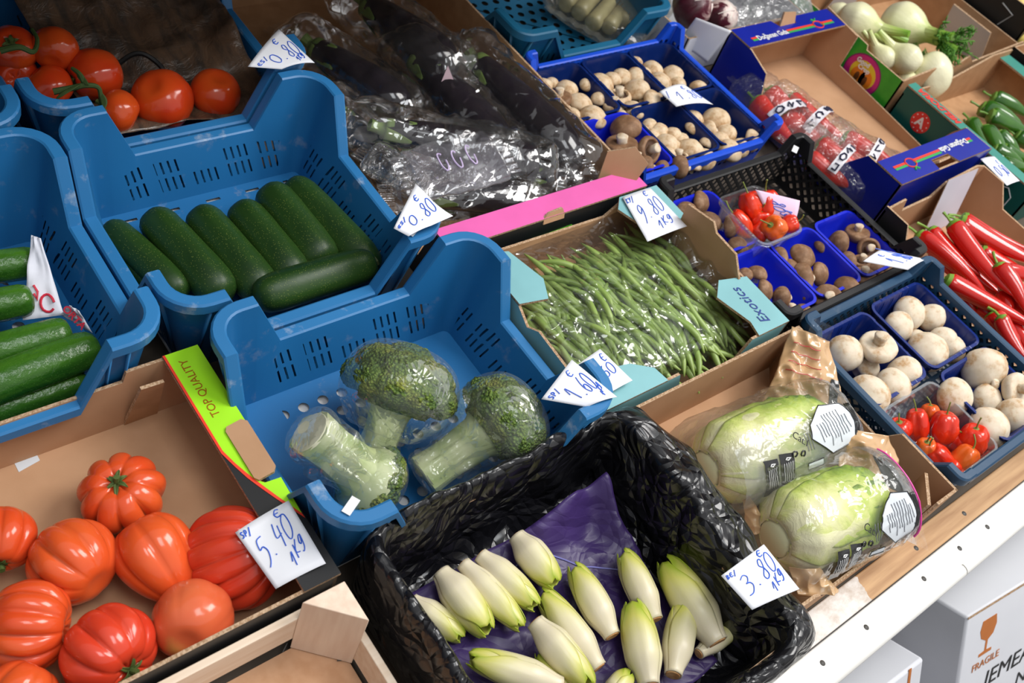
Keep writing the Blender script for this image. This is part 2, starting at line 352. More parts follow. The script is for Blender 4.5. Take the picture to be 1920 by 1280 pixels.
# ---------------------------------------------------------------- blue crates
CM = (M_cr, M_crf, M_crs)
crate('veg_crate', 'blue plastic crate holding dark green courgettes, 0.80 card on its right corner', 'crate', .412, .885, .822, 1.255, .20, .10, CM, group='blue plastic crates')
crate('veg_crate', 'blue plastic crate holding three film-wrapped broccoli heads', 'crate', .442, .935, .43, .818, .20, .10, CM, group='blue plastic crates')
crate('veg_crate', 'blue plastic crate at left edge holding cucumbers', 'crate', -.09, .407, .80, 1.245, .20, .10, CM, group='blue plastic crates')
crate('veg_crate', 'blue plastic crate with red round tomatoes, behind the courgette crate', 'crate', .40, .885, 1.26, 1.70, .20, .10, CM, group='blue plastic crates')
crate('veg_crate', 'blue plastic crate corner at far left, between cucumber crate and tomato crate', 'crate', -.09, .392, 1.25, 1.69, .20, .10, CM, group='blue plastic crates')
TEAL = (.008, .115, .23)
TM = (masked(plastic('teal_crate_plastic', TEAL, dirt=.12), slots), masked(plastic('teal_crate_floor', TEAL, dirt=.1), roundholes), plastic('teal_crate_rim', (.010, .125, .24), dirt=.12))
crate('veg_crate', 'teal plastic crate of bagged leeks at the top edge, behind the small mushrooms', 'crate', 1.385, 1.86, 1.275, 1.68, .155, .08, TM, taper=.04, r=.04, hi=.10, rp=.05, group='blue plastic crates')
BB = (.008, .075, .62)
def low(nm, col, holes, rimc=None):
    return (masked(plastic(nm+'_lattice', col, dirt=.06), holes), masked(plastic(nm+'_floor', col, dirt=.06), lattice(.03, .03, .009, -.2, .2)), plastic(nm+'_rim', rimc or col, dirt=.12))
crate('mushroom_crate', 'bright blue low lattice crate with punnets of small cream mushrooms', 'crate', 1.39, 1.868,   .885, 1.268, .125, .083, low('bright_crate', BB, lattice(.0165, .0150, .006, .030, .090)), taper=.018, r=.02, hi=.032, rp=.02, lip=.012, group='low lattice crates', ribs=False)
crate('mushroom_crate', 'black low lattice crate with blue punnets of brown mushrooms', 'crate', 1.405, 1.872, .462, .845, .134, .092, low('black_crate', (.012, .012, .013), diag(.024, .008, .018, .098)), taper=.018, r=.02, hi=.04, rp=.02, lip=.014, group='low lattice crates', ribs=False)
crate('mushroom_crate', 'dark blue low lattice crate with punnets of big white mushrooms at the stall front', 'crate', 1.432, 1.862, .062, .456, .132, .104, low('navy_crate', (.012, .055, .12), diag(.022, .008, .02, .092)), taper=.018, r=.02, hi=.04, rp=.02, lip=.014, group='low lattice crates', ribs=False)
# ---------------------------------------------------------------- lettering
def solidtext(name, txt, size, m, parent, o, ax, ay, align='CENTER', shear=0, th=.0004, bold=0, sx=1.0, spacing=1.0):
    """raised printing: txt set along ax with letter tops towards ay, on the surface through o"""
    c = bpy.data.curves.new(name, 'FONT'); c.body = txt; c.size = size; c.align_x = align; c.align_y = 'CENTER'; c.shear = shear; c.extrude = th/2; c.offset = bold; c.space_character = spacing; c.resolution_u = 3
    t = link(bpy.data.objects.new(name, c)); dg = bpy.context.evaluated_depsgraph_get(); me = bpy.data.meshes.new_from_object(t.evaluated_get(dg)); bpy.data.objects.remove(t); bpy.data.curves.remove(c)
    me.materials.clear(); me.materials.append(m); ax, ay = Vector(ax).normalized(), Vector(ay).normalized(); n = ax.cross(ay)
    q = link(bpy.data.objects.new(name, me)); o = Vector(o)+n*th*.6
    R = Matrix(((ax.x*sx, ay.x, n.x), (ax.y*sx, ay.y, n.y), (ax.z*sx, ay.z, n.z))).to_4x4()
    return place(q, parent, o, R)
GL = {'0': [[(.5, 1), (.15, .8), (.05, .45), (.2, .08), (.5, 0), (.85, .2), (.95, .55), (.8, .9), (.5, 1)]], '1': [[(.1, .55), (.55, 1), (.5, 0)]], '3': [[(.1, .9), (.5, 1), (.8, .8), (.65, .58), (.4, .52), (.75, .45), (.9, .2), (.55, -.1), (.1, -.12)]],
      '4': [[(.25, 1), (.1, .45), (.8, .45)], [(.7, .8), (.6, -.05)]], '5': [[(.9, 1), (.3, .98), (.2, .6), (.6, .62), (.9, .35), (.7, 0), (.3, -.2)]], '6': [[(.7, 1), (.25, .6), (.1, .25), (.35, 0), (.75, .1), (.8, .4), (.5, .5), (.15, .3)]],
      '8': [[(.6, .52), (.25, .75), (.45, 1), (.75, .9), (.6, .52), (.15, .2), (.35, -.05), (.75, .1), (.6, .52)]], '9': [[(.85, .75), (.5, 1), (.15, .75), (.4, .45), (.85, .75), (.8, .3), (.5, -.2)]], '.': [[(.35, .02), (.45, -.03)]],
      'E': [[(.85, .9), (.4, 1), (.1, .5), (.35, .05), (.85, .1)], [(.0, .55), (.65, .55)]], 'K': [[(.15, 1), (.15, 0)], [(.8, .95), (.2, .45), (.85, 0)]], 'g': [[(.8, .55), (.45, .65), (.2, .35), (.5, .1), (.8, .55), (.75, -.2), (.4, -.4), (.15, -.25)]],
      'S': [[(.85, .9), (.4, 1), (.2, .75), (.7, .4), (.6, .05), (.1, .05)]], 'P': [[(.2, 0), (.25, 1), (.75, .85), (.65, .5), (.25, .45)]], '/': [[(.8, 1.1), (.1, -.3)]], 'B': [[(.15, 0), (.2, 1), (.7, .8), (.25, .52), (.75, .25), (.15, 0)]], 'Y': [[(.1, 1), (.45, .55)], [(.9, 1), (.3, 0)]], ' ': [], ',': [[(.4, .1), (.3, -.2)]]}
GL['e'] = GL['E']
def smooth(pts, n=5):
    if len(pts) < 3: return pts
    out = []
    for i in range(len(pts)-1):
        p0, p1, p2, p3 = pts[max(i-1, 0)], pts[i], pts[i+1], pts[min(i+2, len(pts)-1)]
        for q in range(n):
            t = q/n; out.append(tuple(.5*(2*b+(c-a)*t+(2*a-5*b+4*c-d)*t*t+(3*b-a-3*c+d)*t**3) for a, b, c, d in zip(p0, p1, p2, p3)))
    return out+[pts[-1]]
def card(label, corners, lines, bow=.006, mat_=None, r=.00085, group='handwritten price cards', ink=None, curl=(0, 0, 0, 0)):
    """white paper card through four corner points (top left, top right, bottom right, bottom left), with writing in strokes"""
    c = [P(*q) for q in corners]; o = sum(c, Vector())/4; n = ((c[1]-c[3]).cross(c[0]-c[2])).normalized()
    if n.z < 0: n = -n
    root = thing('price_card', label, 'price card', o, None, group)
    def S_(s, t, d=0):     # s along the writing, t up
        p = (c[3]*(1-s)+c[2]*s)*(1-t)+(c[0]*(1-s)+c[1]*s)*t
        k = curl[3]*(1-s)*(1-t)+curl[2]*s*(1-t)+curl[0]*(1-s)*t+curl[1]*s*t
        return p-o+n*(bow*4*s*(1-s)+k*abs((2*s-1)*(2*t-1))+d)
    mb = MB(); mb.grid(lambda s, t: S_(s, t), 14, 10); solid(mb.build('paper', mat_ or M_paper, root), .0005)
    for txt, x, y, w, h, sl in lines:      # text, left, base, glyph width, height, slope
        mb = MB()
        for i, ch in enumerate(txt):
            for st in GL.get(ch, []):
                pts = smooth(st); q = [S_(x+w*(i*1.12)+w*a+.12*h*b, y+h*b+sl*(i*1.12+a), .0008) for a, b in pts]
                mb.tube(q, r, 5)
        if mb.v: mb.build('handwriting', ink or INK, root)
    return root

# ---------------------------------------------------------------- cardboard boxes
def RECT(L, h): return [(0, 0), (L, 0), (L, h), (0, h)]
def cbox(label, u0, u1, v0, v1, h, out, inn=None, edge=None, th=.005, walls={}, cat='box', name='cardboard_box', group=None, R=None, outs={}, w0=0.0, floor=True, floormat=None):
    inn, edge = inn or KR, edge or KRE; W, D = u1-u0, v1-v0; root = thing(name, label, cat, (u0, v0, w0), R, group)
    fr = {'front': ((0, 0, 0), (1, 0, 0), W), 'right': ((W, 0, 0), (0, 1, 0), D), 'back': ((W, D, 0), (-1, 0, 0), W), 'left': ((0, D, 0), (0, -1, 0), D)}
    for k, (o, ax, L) in fr.items():
        sh = walls.get(k, RECT(L, h))
        if sh is None: continue
        mb = MB(); mb.recalc = False; mb.panel(sh, o, ax, (0, 0, 1), th); mb.build(k+'_wall', [outs.get(k, out), inn, edge], root, 30)
    if floor:
        mb = MB(); mb.box(th, W-th, th, D-th, .0008, .005); mb.build('base_panel', floormat or inn, root)
    return root
def flap(root, poly, o, ax, ay, top, name='top_flap', under=None, th=.005):
    mb = MB(); mb.recalc = False; mb.panel(poly, o, ax, ay, th); return mb.build(name, [top, under or KR, KRE], root, 30)

# beef tomato box
GREEN = printed('lime_print', (.37, .80, .012)); REDL = printed('red_print', (.80, .05, .02)); DKRED = printed('brown_red_print', (.32, .09, .0))
Wt, Dt, ht = .585, .40, .125; A0, B0 = -.14, .418
tb = cbox('low cardboard box of ribbed beef tomatoes with lime green TOP QUALITY flange', A0, A0+Wt, B0, B0+Dt, ht, BLACKP, inn=KR,
          walls={'back': [(0, 0), (Wt, 0), (Wt, ht-.02), (.105, ht-.02), (.10, ht), (.0, ht)], 'right': [(0, 0), (Dt, 0), (Dt, ht), (.26, ht), (.255, ht-.035), (.157, ht-.035), (.15, ht), (0, ht)]})
fo = (Wt-.048, 0, ht+.004)
hole = [(0, 0), (.052, 0), (.052, .155), (.030, .157), (.022, .165), (.022, .245), (.030, .255), (.052, .257), (.052, Dt), (0, Dt)]
flap(tb, hole, fo, (1, 0, 0), (0, 1, 0), BLACKP, 'side_flange')
def strip_on(root, name, poly, z, m, th=.0006):
    mb = MB(); mb.recalc = False; mb.panel(poly, (0, 0, z), (1, 0, 0), (0, 1, 0), th); return mb.build(name, m if isinstance(m, list) else [m, m, m], root, 30)
x0 = Wt-.048; z = ht+.0048
curve = [(x0+.001, Dt*.72)]+[(x0+.004+.046*(q/8)**.8, Dt*.72-.21*ss(0, 1, q/8)) for q in range(9)]
gp = [(x0+.004, Dt-.001), (x0+.004, .225)]+[(x0+.004+.046*q/8, .225-.128*(q/8)**.8) for q in range(1, 9)]+[(x0+.052, .156), (x0+.030, .158), (x0+.0225, .166), (x0+.0225, .244), (x0+.030, .2545), (x0+.052, .2565), (x0+.052, Dt-.001)]
strip_on(tb, 'green_print', gp, z, GREEN)
rl = [(x0+.0005, Dt-.001), (x0+.0005, .222)]+[(x0+.0005+.050*q/8, .225-.008*min(1, q/2)-.128*(q/8)**.8) for q in range(1, 9)]+[(x0+.004+.046*q/8, .225-.128*(q/8)**.8) for q in range(8, -1, -1)]+[(x0+.004, Dt-.001)]
flap(tb, [(0, .004), (.006, 0), (.086, 0), (.092, .004), (.092, .026), (.085, .032), (.007, .032), (0, .026)], (Wt-.027, .163, ht+.003), (0, 1, 0), (.95, 0, .25), KRD, 'handle_flap')
strip_on(tb, 'red_line', rl, z, REDL)
solidtext('lettering', 'TOP QUALITY', .0165, DKRED, tb, (x0+.022, .330, z), (0, 1, 0), (-1, 0, 0), sx=1.0)
mb = MB(); mb.panel([(0, 0), (.03, .006), (.03, .016), (0, .022)], (.33, Dt-.02, .0055), (1, 0, 0), (0, 1, 0), .0004); mb.build('floor_tab', mat('grey_tab', (.62, .66, .70), rough=.5), tb)
flap(tb, [(0, 0), (.05, 0), (.045, ht-.006), (.012, ht-.004)], (Wt-.105, Dt-.006, 0), (1, 0, 0), (0, -.25, 1), KRD, 'corner_flap')

# wooden crate bottom left
wc = thing('wooden_crate', 'pale pine crate with a triangular corner post and bare board base, bottom edge', 'crate', (0, 0, 0))
for nm, bx in (('rail', (-.35, .452, .4015, .412, .038, .098)), ('rail', (.441, .452, .0, .4015, .026, .086))):
    mb = MB(); mb.box(*bx); bevel(mb.build(nm, M_wood, wc), .0012)
mb = MB(); mb.recalc = True; a, b, c2 = (.441, .401), (.382, .401), (.441, .342)
mb.loft([[(x, y, zz) for x, y in (a, b, c2)] for zz in (.012, .146)], True, True, True); bevel(mb.build('corner_post', mat('pine_end', (.82, .66, .52), (.74, .56, .43), sc=9, rough=.75, bmp=.2, bsc=120, stretch=(10, 10, 1)), wc), .0012)
mb = MB(); mb.box(-.35, .440, .0, .4, .006, .010); mb.build('base_board', mat('hardboard', (.56, .31, .17), (.62, .36, .21), sc=60, rough=.8, spec=.2), wc)
for px, py, a in ((530, 1222, .6), (632, 1238, -.5)):
    p = P(px, py, .012); mb = MB(); mb.tube([p, p+Vector((math.cos(a)*.012, math.sin(a)*.012, .003))], .0009, 6); mb.build('staple', NAIL, wc)

# bean box
TEALP = printed('pale_teal_print', (.22, .47, .50)); NAVYI = printed('navy_print', (.02, .05, .25))
ub, vb, Wb, Db, hb = .945, .458, .455, .372, .128
bb = cbox('pale teal cardboard box of green beans under clear film, lettered Exotics', ub, ub+Wb, vb, vb+Db, hb, TEALP, inn=KRD,
          walls={'back': [(0, 0), (Wb, 0), (Wb, hb-.01), (Wb-.06, hb-.03), (.13, hb-.036), (.09, hb), (0, hb)], 'left': [(0, 0), (Db, 0), (Db, hb-.055), (Db-.055, hb-.05), (Db-.075, hb-.01), (Db-.175, hb-.004), (Db-.2, hb-.02), (Db-.235, hb), (0, hb)],
                 'front': [(0, 0), (Wb, 0), (Wb, hb), (Wb-.10, hb), (Wb-.112, hb-.05), (.20, hb-.06), (.17, hb), (0, hb)]})
for nm, poly, o in (('corner_flap', [(0, 0), (.085, 0), (.085, .115), (.022, .13), (-.012, .10), (.008, .03)], (Wb-.085, 0, hb+.004)),
                    ('corner_flap', [(0, 0), (.10, 0), (.10, .095), (.0, .095), (-.025, .07)], (Wb-.105, Db-.095, hb+.004)),
                    ('corner_flap', [(0, 0), (.055, -.01), (.075, .03), (.055, .105), (0, .125)], (0, Db-.14, hb+.004)),
                    ('corner_flap', [(0, 0), (.14, 0), (.135, .03), (.10, .055), (0, .075)], (0, 0, hb+.002))):
    flap(bb, poly, o, (1, 0, 0), (0, 1, 0), TEALP, nm)
solidtext('lettering', 'Exotics', .030, NAVYI, bb, (Wb-.046, .058, hb+.0045), (0, 1, 0), (-1, 0, 0), shear=.3)
solidtext('lettering', 's', .026, NAVYI, bb, (.02, Db-.045, hb+.0045), (0, 1, 0), (-1, 0, 0), shear=.3)
flap(bb, [(0, 0), (.165, 0), (.165, .10), (.10, .115), (.085, .10), (.03, .098), (0, .06)], (Wb-.012, .115, hb-.055), (0, 1, 0), (-.10, 0, 1), KR, 'inner_flap', KR)

# aubergine box
PINK = printed('pink_print', (.78, .13, .42))
ue, ve, We, De, he = .912, .843, .475, .86, .118
eb = cbox('long cardboard box of bagged aubergines with bright pink front flange', ue, ue+We, ve, ve+De, he, BLACKP, inn=KRD, walls={'left': [(0, 0), (De, 0), (De, he), (De-.05, he), (De-.07, .04), (0, .04)]})
flap(eb, [(0, 0), (We, 0), (We, .05), (0, .05)], (0, 0, he+.004), (1, 0, 0), (0, 1, 0), PINK, 'front_flange')
flap(eb, [(0, 0), (.05, 0), (.05, .01), (.043, .022), (.012, .02), (0, .012)], (.21, -.003, he-.008), (1, 0, 0), (0, .3, 1), KR, 'torn_handle')
mb = MB(); mb.recalc = False; mb.panel([(0, 0), (.11, 0), (.125, .012), (.115, .024), (.02, .02)], (.18, -.0008, .055), (1, 0, 0), (0, 0, 1), .0006); mb.build('green_print', [printed('leaf_print', (.10, .55, .02))]*3, eb)
flap(eb, [(0, 0), (.07, 0), (.085, .05), (.05, .075), (.0, .055)], (We-.075, .06, he-.01), (.8, -.6, 0), (0.2, .25, 1), KR, 'corner_flap', KR)

# red pepper box
DBLUE = printed('deep_blue_print', (.008, .018, .30), .3); WHT = printed('white_print', (.85, .85, .85)); GRL = printed('green_line', (.04, .35, .08))
ud, vd, Wd, Dd, hd = 1.965, .622, .385, .56, .14
db = cbox('deep blue cardboard box of bagged pointed red peppers with white lettered ends', ud, ud+Wd, vd, vd+Dd, hd, DBLUE, inn=KR,
          walls={'left': [(0, 0), (Dd, 0), (Dd, hd), (Dd-.10, hd), (Dd-.165, .045), (.165, .045), (.14, hd-.02), (.075, hd), (0, hd)],
                 'right': [(0, 0), (Dd, 0), (Dd, hd+.01), (Dd-.115, hd), (Dd-.115, .050), (.13, .030), (.1, hd-.03), (.08, hd), (0, hd)]})
flap(db, [(0, 0), (.38, 0), (.38, .07), (.235, .07), (.225, .045), (.16, .045), (.15, .07), (0, .07)], (0, Dd-.07, hd+.004), (1, 0, 0), (0, 1, 0), DBLUE, 'back_flange')
flap(db, [(0, 0), (.06, 0), (.055, .03), (.008, .035)], (.16, Dd-.026, hd), (1, 0, 0), (0, .35, 1), KR, 'torn_handle')
flap(db, [(0, 0), (.15, 0), (.155, .03), (.225, .03), (.235, 0), (.375, 0), (.375, .075), (0, .075)], (0, 0, hd+.004), (1, 0, 0), (0, 1, 0), DBLUE, 'front_flange')
flap(db, [(0, 0), (.07, 0), (.062, .02), (.008, .025)], (.155, .028, hd-.01), (1, 0, 0), (0, -.6, .7), KR, 'torn_handle')
zt = hd+.0047
for sgn, yb, xo in ((1, Dd-.022, .03), (-1, .040, .345)):
    for k, (mm, dy) in enumerate(((REDL, 0), (GRL, -.007))):
        for xa, xb in ((.0, .02), (.135, .245), (.27, .32)):
            y = yb-.022+dy*sgn if sgn > 0 else yb-.0+.006-dy*-1
            xs = sorted((xo+sgn*xa, xo+sgn*xb)); strip_on(db, 'stripe', [(xs[0], y-.003), (xs[1], y-.003), (xs[1], y+.003), (xs[0], y+.003)], zt, mm)
    solidtext('lettering', 'Doğanan Gıda', .0225, WHT, db, (xo+sgn*.076, (yb-.026) if sgn > 0 else yb+.004, zt), (sgn, 0, 0), (0, sgn, 0), bold=.0004, sx=.86)
    cx, cy = xo+sgn*.258, (yb-.026) if sgn > 0 else yb+.002
    mb = MB(); mb.tube([(cx+.017*math.cos(a), cy+.013*math.sin(a)*sgn, zt) for a in (2*PI*q/20 for q in range(21))], .0016, 6); mb.build('apple_outline', REDL, db)
    mb = MB(); mb.tube([(cx+.004*k*sgn, cy+sgn*(.014+.004*abs(k)), zt) for k in (-2, -1, 0, 1, 2)], .0026, 6); mb.build('apple_leaf', GRL, db)

# fennel box, green printed
LEAF = mat('green_box_print', (.03, .33, .02), (.06, .45, .03), sc=20, rough=.45)
uf, vf, Wf, Df, hf = 2.365, .905, .60, .40, .118
fb = cbox('green printed cardboard box of white fennel bulbs with a round papaya badge', uf, uf+Wf, vf, vf+Df, hf, KRD, inn=KRD, outs={'left': LEAF, 'front': KRD},
          walls={'left': [(0, 0), (Df, 0), (Df, hf), (Df-.13, hf), (Df-.135, hf+.012), (Df-.20, hf+.016), (Df-.215, hf), (0, hf)], 'front': [(0, 0), (Wf, 0), (Wf, hf+.012), (.34, hf-.006), (.30, hf+.02), (.22, hf-.012), (.15, hf+.012), (0, hf)]})
def lf(y, zz, d=.0): return (-.0004-d, y, zz)
for ch, y, zz in (('P', .335, .085), ('A', .225, .088), ('E', .205, .058)):
    solidtext('lettering', ch, .036, WHT, fb, lf(y, zz), (0, -1, 0), (0, 0, 1), bold=.0012)
def disc(root, name, o, ax, ay, ra, m, rb=None, n=28, th=.0005):
    rb = rb or ra; mb = MB(); mb.recalc = False; mb.panel([(ra*math.cos(2*PI*k/n), rb*math.sin(2*PI*k/n)) for k in range(n)], o, ax, ay, th); return mb.build(name, [m, m, m], root, 30)
MAG = printed('magenta_print', (.62, .02, .22)); YEL = printed('yellow_print', (.85, .62, .03)); ORA = printed('orange_print', (.85, .24, .01)); DKO = printed('brown_seed_print', (.16, .05, .01))
for m_, ra, rb, dy, dz, d in ((printed('badge_edge', (.20, .02, .12)), .058, .054, 0, 0, .0002), (MAG, .055, .051, 0, 0, .0005), (YEL, .040, .036, -.002, .002, .0009), (ORA, .022, .025, .008, -.008, .0013), (ORA, .019, .025, -.017, -.006, .0013), (DKO, .007, .013, .010, -.010, .0017), (DKO, .006, .013, -.016, -.008, .0017)):
    disc(fb, 'badge', lf(.105+dy, .060+dz, d), (0, -1, 0), (0, 0, 1), ra, m_, rb)
solidtext('lettering', 'Good', .017, WHT, fb, lf(.118, .090, .002), (0, -1, 0), (0, .1, 1), bold=.0006)
solidtext('lettering', 'Crop', .017, WHT, fb, lf(.107, .077, .002), (0, -1, 0), (0, .1, 1), bold=.0006)
GREYB = mat('grey_board', (.50, .51, .54), (.46, .47, .50), sc=8, rough=.8)
flap(fb, [(0, 0), (.16, 0), (.16, hf-.01), (.02, hf-.01)], (Wf-.012, .06, .004), (0, 1, 0), (-.25, 0, 1), GREYB, 'inner_flap', GREYB)
flap(fb, [(0, 0), (.14, 0), (.14, hf+.02), (0, hf+.02)], (.18, Df-.012, .004), (1, 0, 0), (0, -.2, 1), GREYB, 'inner_flap', GREYB)

# green chilli box, dark teal
DTEAL = printed('dark_teal_print', (.008, .105, .085)); LTEAL = printed('light_teal_print', (.05, .26, .21)); REDC = printed('red_badge', (.75, .035, .03))
ut, vt, Wt2, Dt2, h2 = 2.372, .485, .50, .408, .112
gb = cbox('dark teal cardboard box of long green peppers with a red A badge', ut, ut+Wt2, vt, vt+Dt2, h2, DTEAL, inn=KRD, walls={'back': [(0, 0), (Wt2, 0), (Wt2, h2-.02), (.3, h2-.03), (.1, h2+.02), (0, h2+.02)]})
flap(gb, RECT(.034, Dt2), (0, 0, h2+.004), (1, 0, 0), (0, 1, 0), LTEAL, 'side_flange'); flap(gb, RECT(.05, Dt2), (Wt2-.05, 0, h2+.004), (1, 0, 0), (0, 1, 0), LTEAL, 'side_flange')
REDT = printed('red_letter', (.70, .05, .04))
solidtext('lettering', 'MELDORIA', .028, REDT, gb, (.018, .315, h2+.0046), (0, 1, 0), (-1, 0, 0), bold=.0012, sx=1.0, shear=.2)
for y, zz, r_ in ((.325, .062, .027),):
    disc(gb, 'badge', lf(y, zz, .0003), (0, -1, 0), (0, 0, 1), r_, REDC)
    solidtext('lettering', 'A', .036, WHT, gb, lf(y, zz, .0008), (0, -1, 0), (0, 0, 1), bold=.001)
    for q in range(10): disc(gb, 'badge_dot', lf(y+.0215*math.cos(q*PI/5), zz+.0215*math.sin(q*PI/5), .0008), (0, -1, 0), (0, 0, 1), .0016, WHT, n=8)
solidtext('lettering', 'M', .062, WHT, gb, lf(.245, .040, .0003), (0, -1, 0), (0, 0, 1), bold=.0045, shear=.25)
solidtext('lettering', 'M', .060, REDT, gb, lf(.245, .040, .0012), (0, -1, 0), (0, 0, 1), bold=.0008, shear=.25)
mb = MB(); mb.tube([lf(.06+a*.026, .052+b*.03, .0005) for a, b in ((-1, -.4), (-1, .5), (-.3, 1), (1, .5), (1, -.4), (.2, -1), (-1, -.4))], .0014, 6); mb.build('hexagon_mark', WHT, gb)
mb = MB(); mb.tube([lf(.06+a*.018, .052+b*.02, .0006) for a, b in ((-.8, -.5), (-.3, .2), (0, -.2), (.4, .5), (.8, .2))], .0016, 6); mb.build('hexagon_mark', WHT, gb)
disc(gb, 'badge', (Wt2-.024, .30, h2+.0048), (0, 1, 0), (-1, 0, 0), .021, REDC); solidtext('lettering', 'A', .026, WHT, gb, (Wt2-.024, .30, h2+.005), (0, 1, 0), (-1, 0, 0), bold=.001)

# red chilli box
uc, vc, Wc, Dc, hc = 1.885, .12, .40, .475, .13
chb = cbox('brown cardboard box of long red chillies at the right edge, black outside', uc, uc+Wc, vc, vc+Dc, hc, BLACKP, inn=KR,
           walls={'left': [(0, 0), (Dc, 0), (Dc, .085), (.0, .085)] and [(0, 0), (Dc, 0), (Dc, .06), (.10, .06), (.06, hc), (0, hc)], 'right': [(0, 0), (Dc, 0), (Dc, hc), (Dc-.06, hc), (Dc-.10, hc-.05), (0, hc-.055)],
                  'back': [(0, 0), (Wc, 0), (Wc, hc-.01), (Wc-.07, hc), (Wc-.09, hc-.04), (Wc-.2, hc-.035), (Wc-.23, hc), (.05, hc+.015), (0, hc)]})
LILAC = mat('lilac_paper', (.60, .58, .66), (.54, .52, .60), sc=8, rough=.8)
flap(chb, [(0, 0), (.13, 0), (.13, hc+.01), (.0, hc+.012)], (.205, Dc-.045, .006), (1, 0, 0), (.05, .25, 1), LILAC, 'paper_sheet', LILAC, .002)

# Chinese cabbage box
ua, va, Wa, Da, ha = .99, .062, .432, .384, .122
cb = cbox('brown cardboard box with two bagged Chinese cabbages at the stall front', ua, ua+Wa, va, va+Da, ha, KR, inn=KR,
          walls={'front': [(0, 0), (Wa, 0), (Wa, ha), (Wa-.06, ha), (Wa-.085, .05), (.12, .045), (.06, ha-.02), (0, ha-.01)],
                 'right': [(0, 0), (Da, 0), (Da, ha), (Da-.05, ha), (Da-.075, ha-.04), (.15, ha-.045), (.125, ha), (0, ha)]})
flap(cb, RECT(.05, ha-.004), (Wa-.006, Da-.006, .004), (-.7, -.7, 0), (0, 0, 1), KRD, 'corner_post', KRD, .006)
flap(cb, RECT(.065, ha-.004), (Wa-.075, .006, .004), (.75, .66, 0), (0, 0, 1), KRD, 'corner_post', KRD, .006)
PURB = printed('dark_violet_print', (.03, .02, .06))
flap(cb, RECT(.028, .035), (Wa-.03, Da-.05, ha-.032), (-.7, -.7, 0), (0, 0, 1), PURB, 'print_patch', KRD, .001)

# black boxes with yellow fruit at the top right corner
for nm, u0, v0, W_, D_, h_, lb in (('b', 2.985, .93, .4, .4, .20, 'black cardboard box with a white corner mark and yellow fruit, top right corner'), ('c', 2.90, .50, .4, .40, .13, 'black cardboard box with yellow fruit just under the top right black box')):
    k = cbox(lb, u0, u0+W_, v0, v0+D_, h_, BLACKP, inn=KRD)
    if nm == 'b':
        mb = MB(); mb.tube([lf(.10, .17), lf(.055, .16), lf(.075, .115)], .0016, 6); mb.build('corner_mark', printed('grey_print', (.5, .5, .5)), k)
        disc(k, 'yellow_dot', lf(.34, .10, .0004), (0, -1, 0), (0, 0, 1), .04, printed('deep_yellow_print', (.75, .45, .02)))
# ---------------------------------------------------------------- black bin liner in the endive crate
def film_black():
    m, nt, b, out = newmat('black_bag'); b.inputs['Base Color'].default_value = (.006, .006, .008, 1); b.inputs['Roughness'].default_value = .24; b.inputs['Specular IOR Level'].default_value = .6
    bump(nt, b, crinkle(nt, 15).k, 1.0, .014); return m
M_bag = film_black()
le, re_, fe, be = .50, .945, .03, .438
def liner():
    W, D = re_-le, be-fe; path = rrpath(W, D, .03, [.03+.006*k for k in range(90)], 8); n = len(path); C = Vector(((le+re_)/2, (fe+be)/2, 0))
    prof = [(.055, .008), (.040, .012), (.030, .03), (.026, .06), (.022, .09), (.018, .12), (.015, .145), (.010, .158), (.002, .163), (-.006, .158), (-.010, .14), (-.012, .11), (-.013, .08), (-.015, .05), (-.016, .02)]
    mb = MB(); L = []
    for j, (i, z) in enumerate(prof):
        row = []
        for q, s in enumerate(path):
            p, nn = s[0], s[1]; ang = math.atan2(p.y, p.x)
            right = ss(.5, .95, nn.x); back = ss(.5, .95, nn.y); front = ss(.5, .95, -nn.y)
            rim = .163+.010*ns((p.x*9, p.y*9, 0), 1, 3)+.010*ns((p.x*30, p.y*30, 1), 1, 5)-.022*front-.012*right*ss(.05, -.15, p.y)
            zz = z*rim/.163 if j < 11 else z; ii = i
            if j >= 9:
                k = (j-8)/6
                if right > 0: ii = lerp(i, -.012-.085*k*(.75+.5*ns((p.y*14, 2, 0), 1)), right); zz = lerp(zz, rim-.006-.034*k*k-.006*k, right)
                if back > .2: zz = lerp(zz, rim-.05*k-.004, back); ii = lerp(ii, -.004-.006*k, back)
            v = Vector(ins(s, ii, zz)); w = .0095 if 1 < j < 13 else .002
            r_ = ridge((v.x*1.0+v.z*.5, v.y, v.z*.30), 11, 2.)*.8+ridge((v.x+v.z, v.y-v.z, v.z), 22, 7.)*.25
            k2 = w*(1.5 if right > .3 and j > 8 else 1)
            off = nn*(r_*k2); row.append(v+Vector((off.x, off.y, .003*ns(v, 40, 4))))
        L.append(row)
    cc = Vector((0, 0, .008)); L = [[cc+(p-cc)*k for p in L[0]] for k in (.04, .3, .6, .85)]+L
    mb.loft(L, True); mb.recalc = False
    root = thing('bin_liner', 'crumpled shiny black plastic bag lining the crate of endives', 'plastic bag', C)
    o = mb.build('black_film', M_bag, root, 70); sd = o.modifiers.new('sub', 'SUBSURF'); sd.levels = 1; sd.render_levels = 1; solid(o, .0005)
    return root
liner()
eb2 = cbox('low brown cardboard box under the black bag of endives', le+.004, re_-.004, fe+.004, be-.004, .118, KR)
def purple():
    m, nt, b, out = newmat('violet_paper'); nt.links.new(ramp(nt, nz(nt, 6, 3), [(.35, (.030, .014, .085)), (.7, (.055, .028, .14))]), b.inputs['Base Color']); b.inputs['Roughness'].default_value = .42
    bump(nt, b, crinkle(nt, 14).k, .6, .010); return m
pt = thing('tissue_paper', 'crumpled violet paper sheet with pale lines under the endives', 'paper', (.72, .24, 0))
u0, u1, v0, v1 = .545, .898, .075, .385
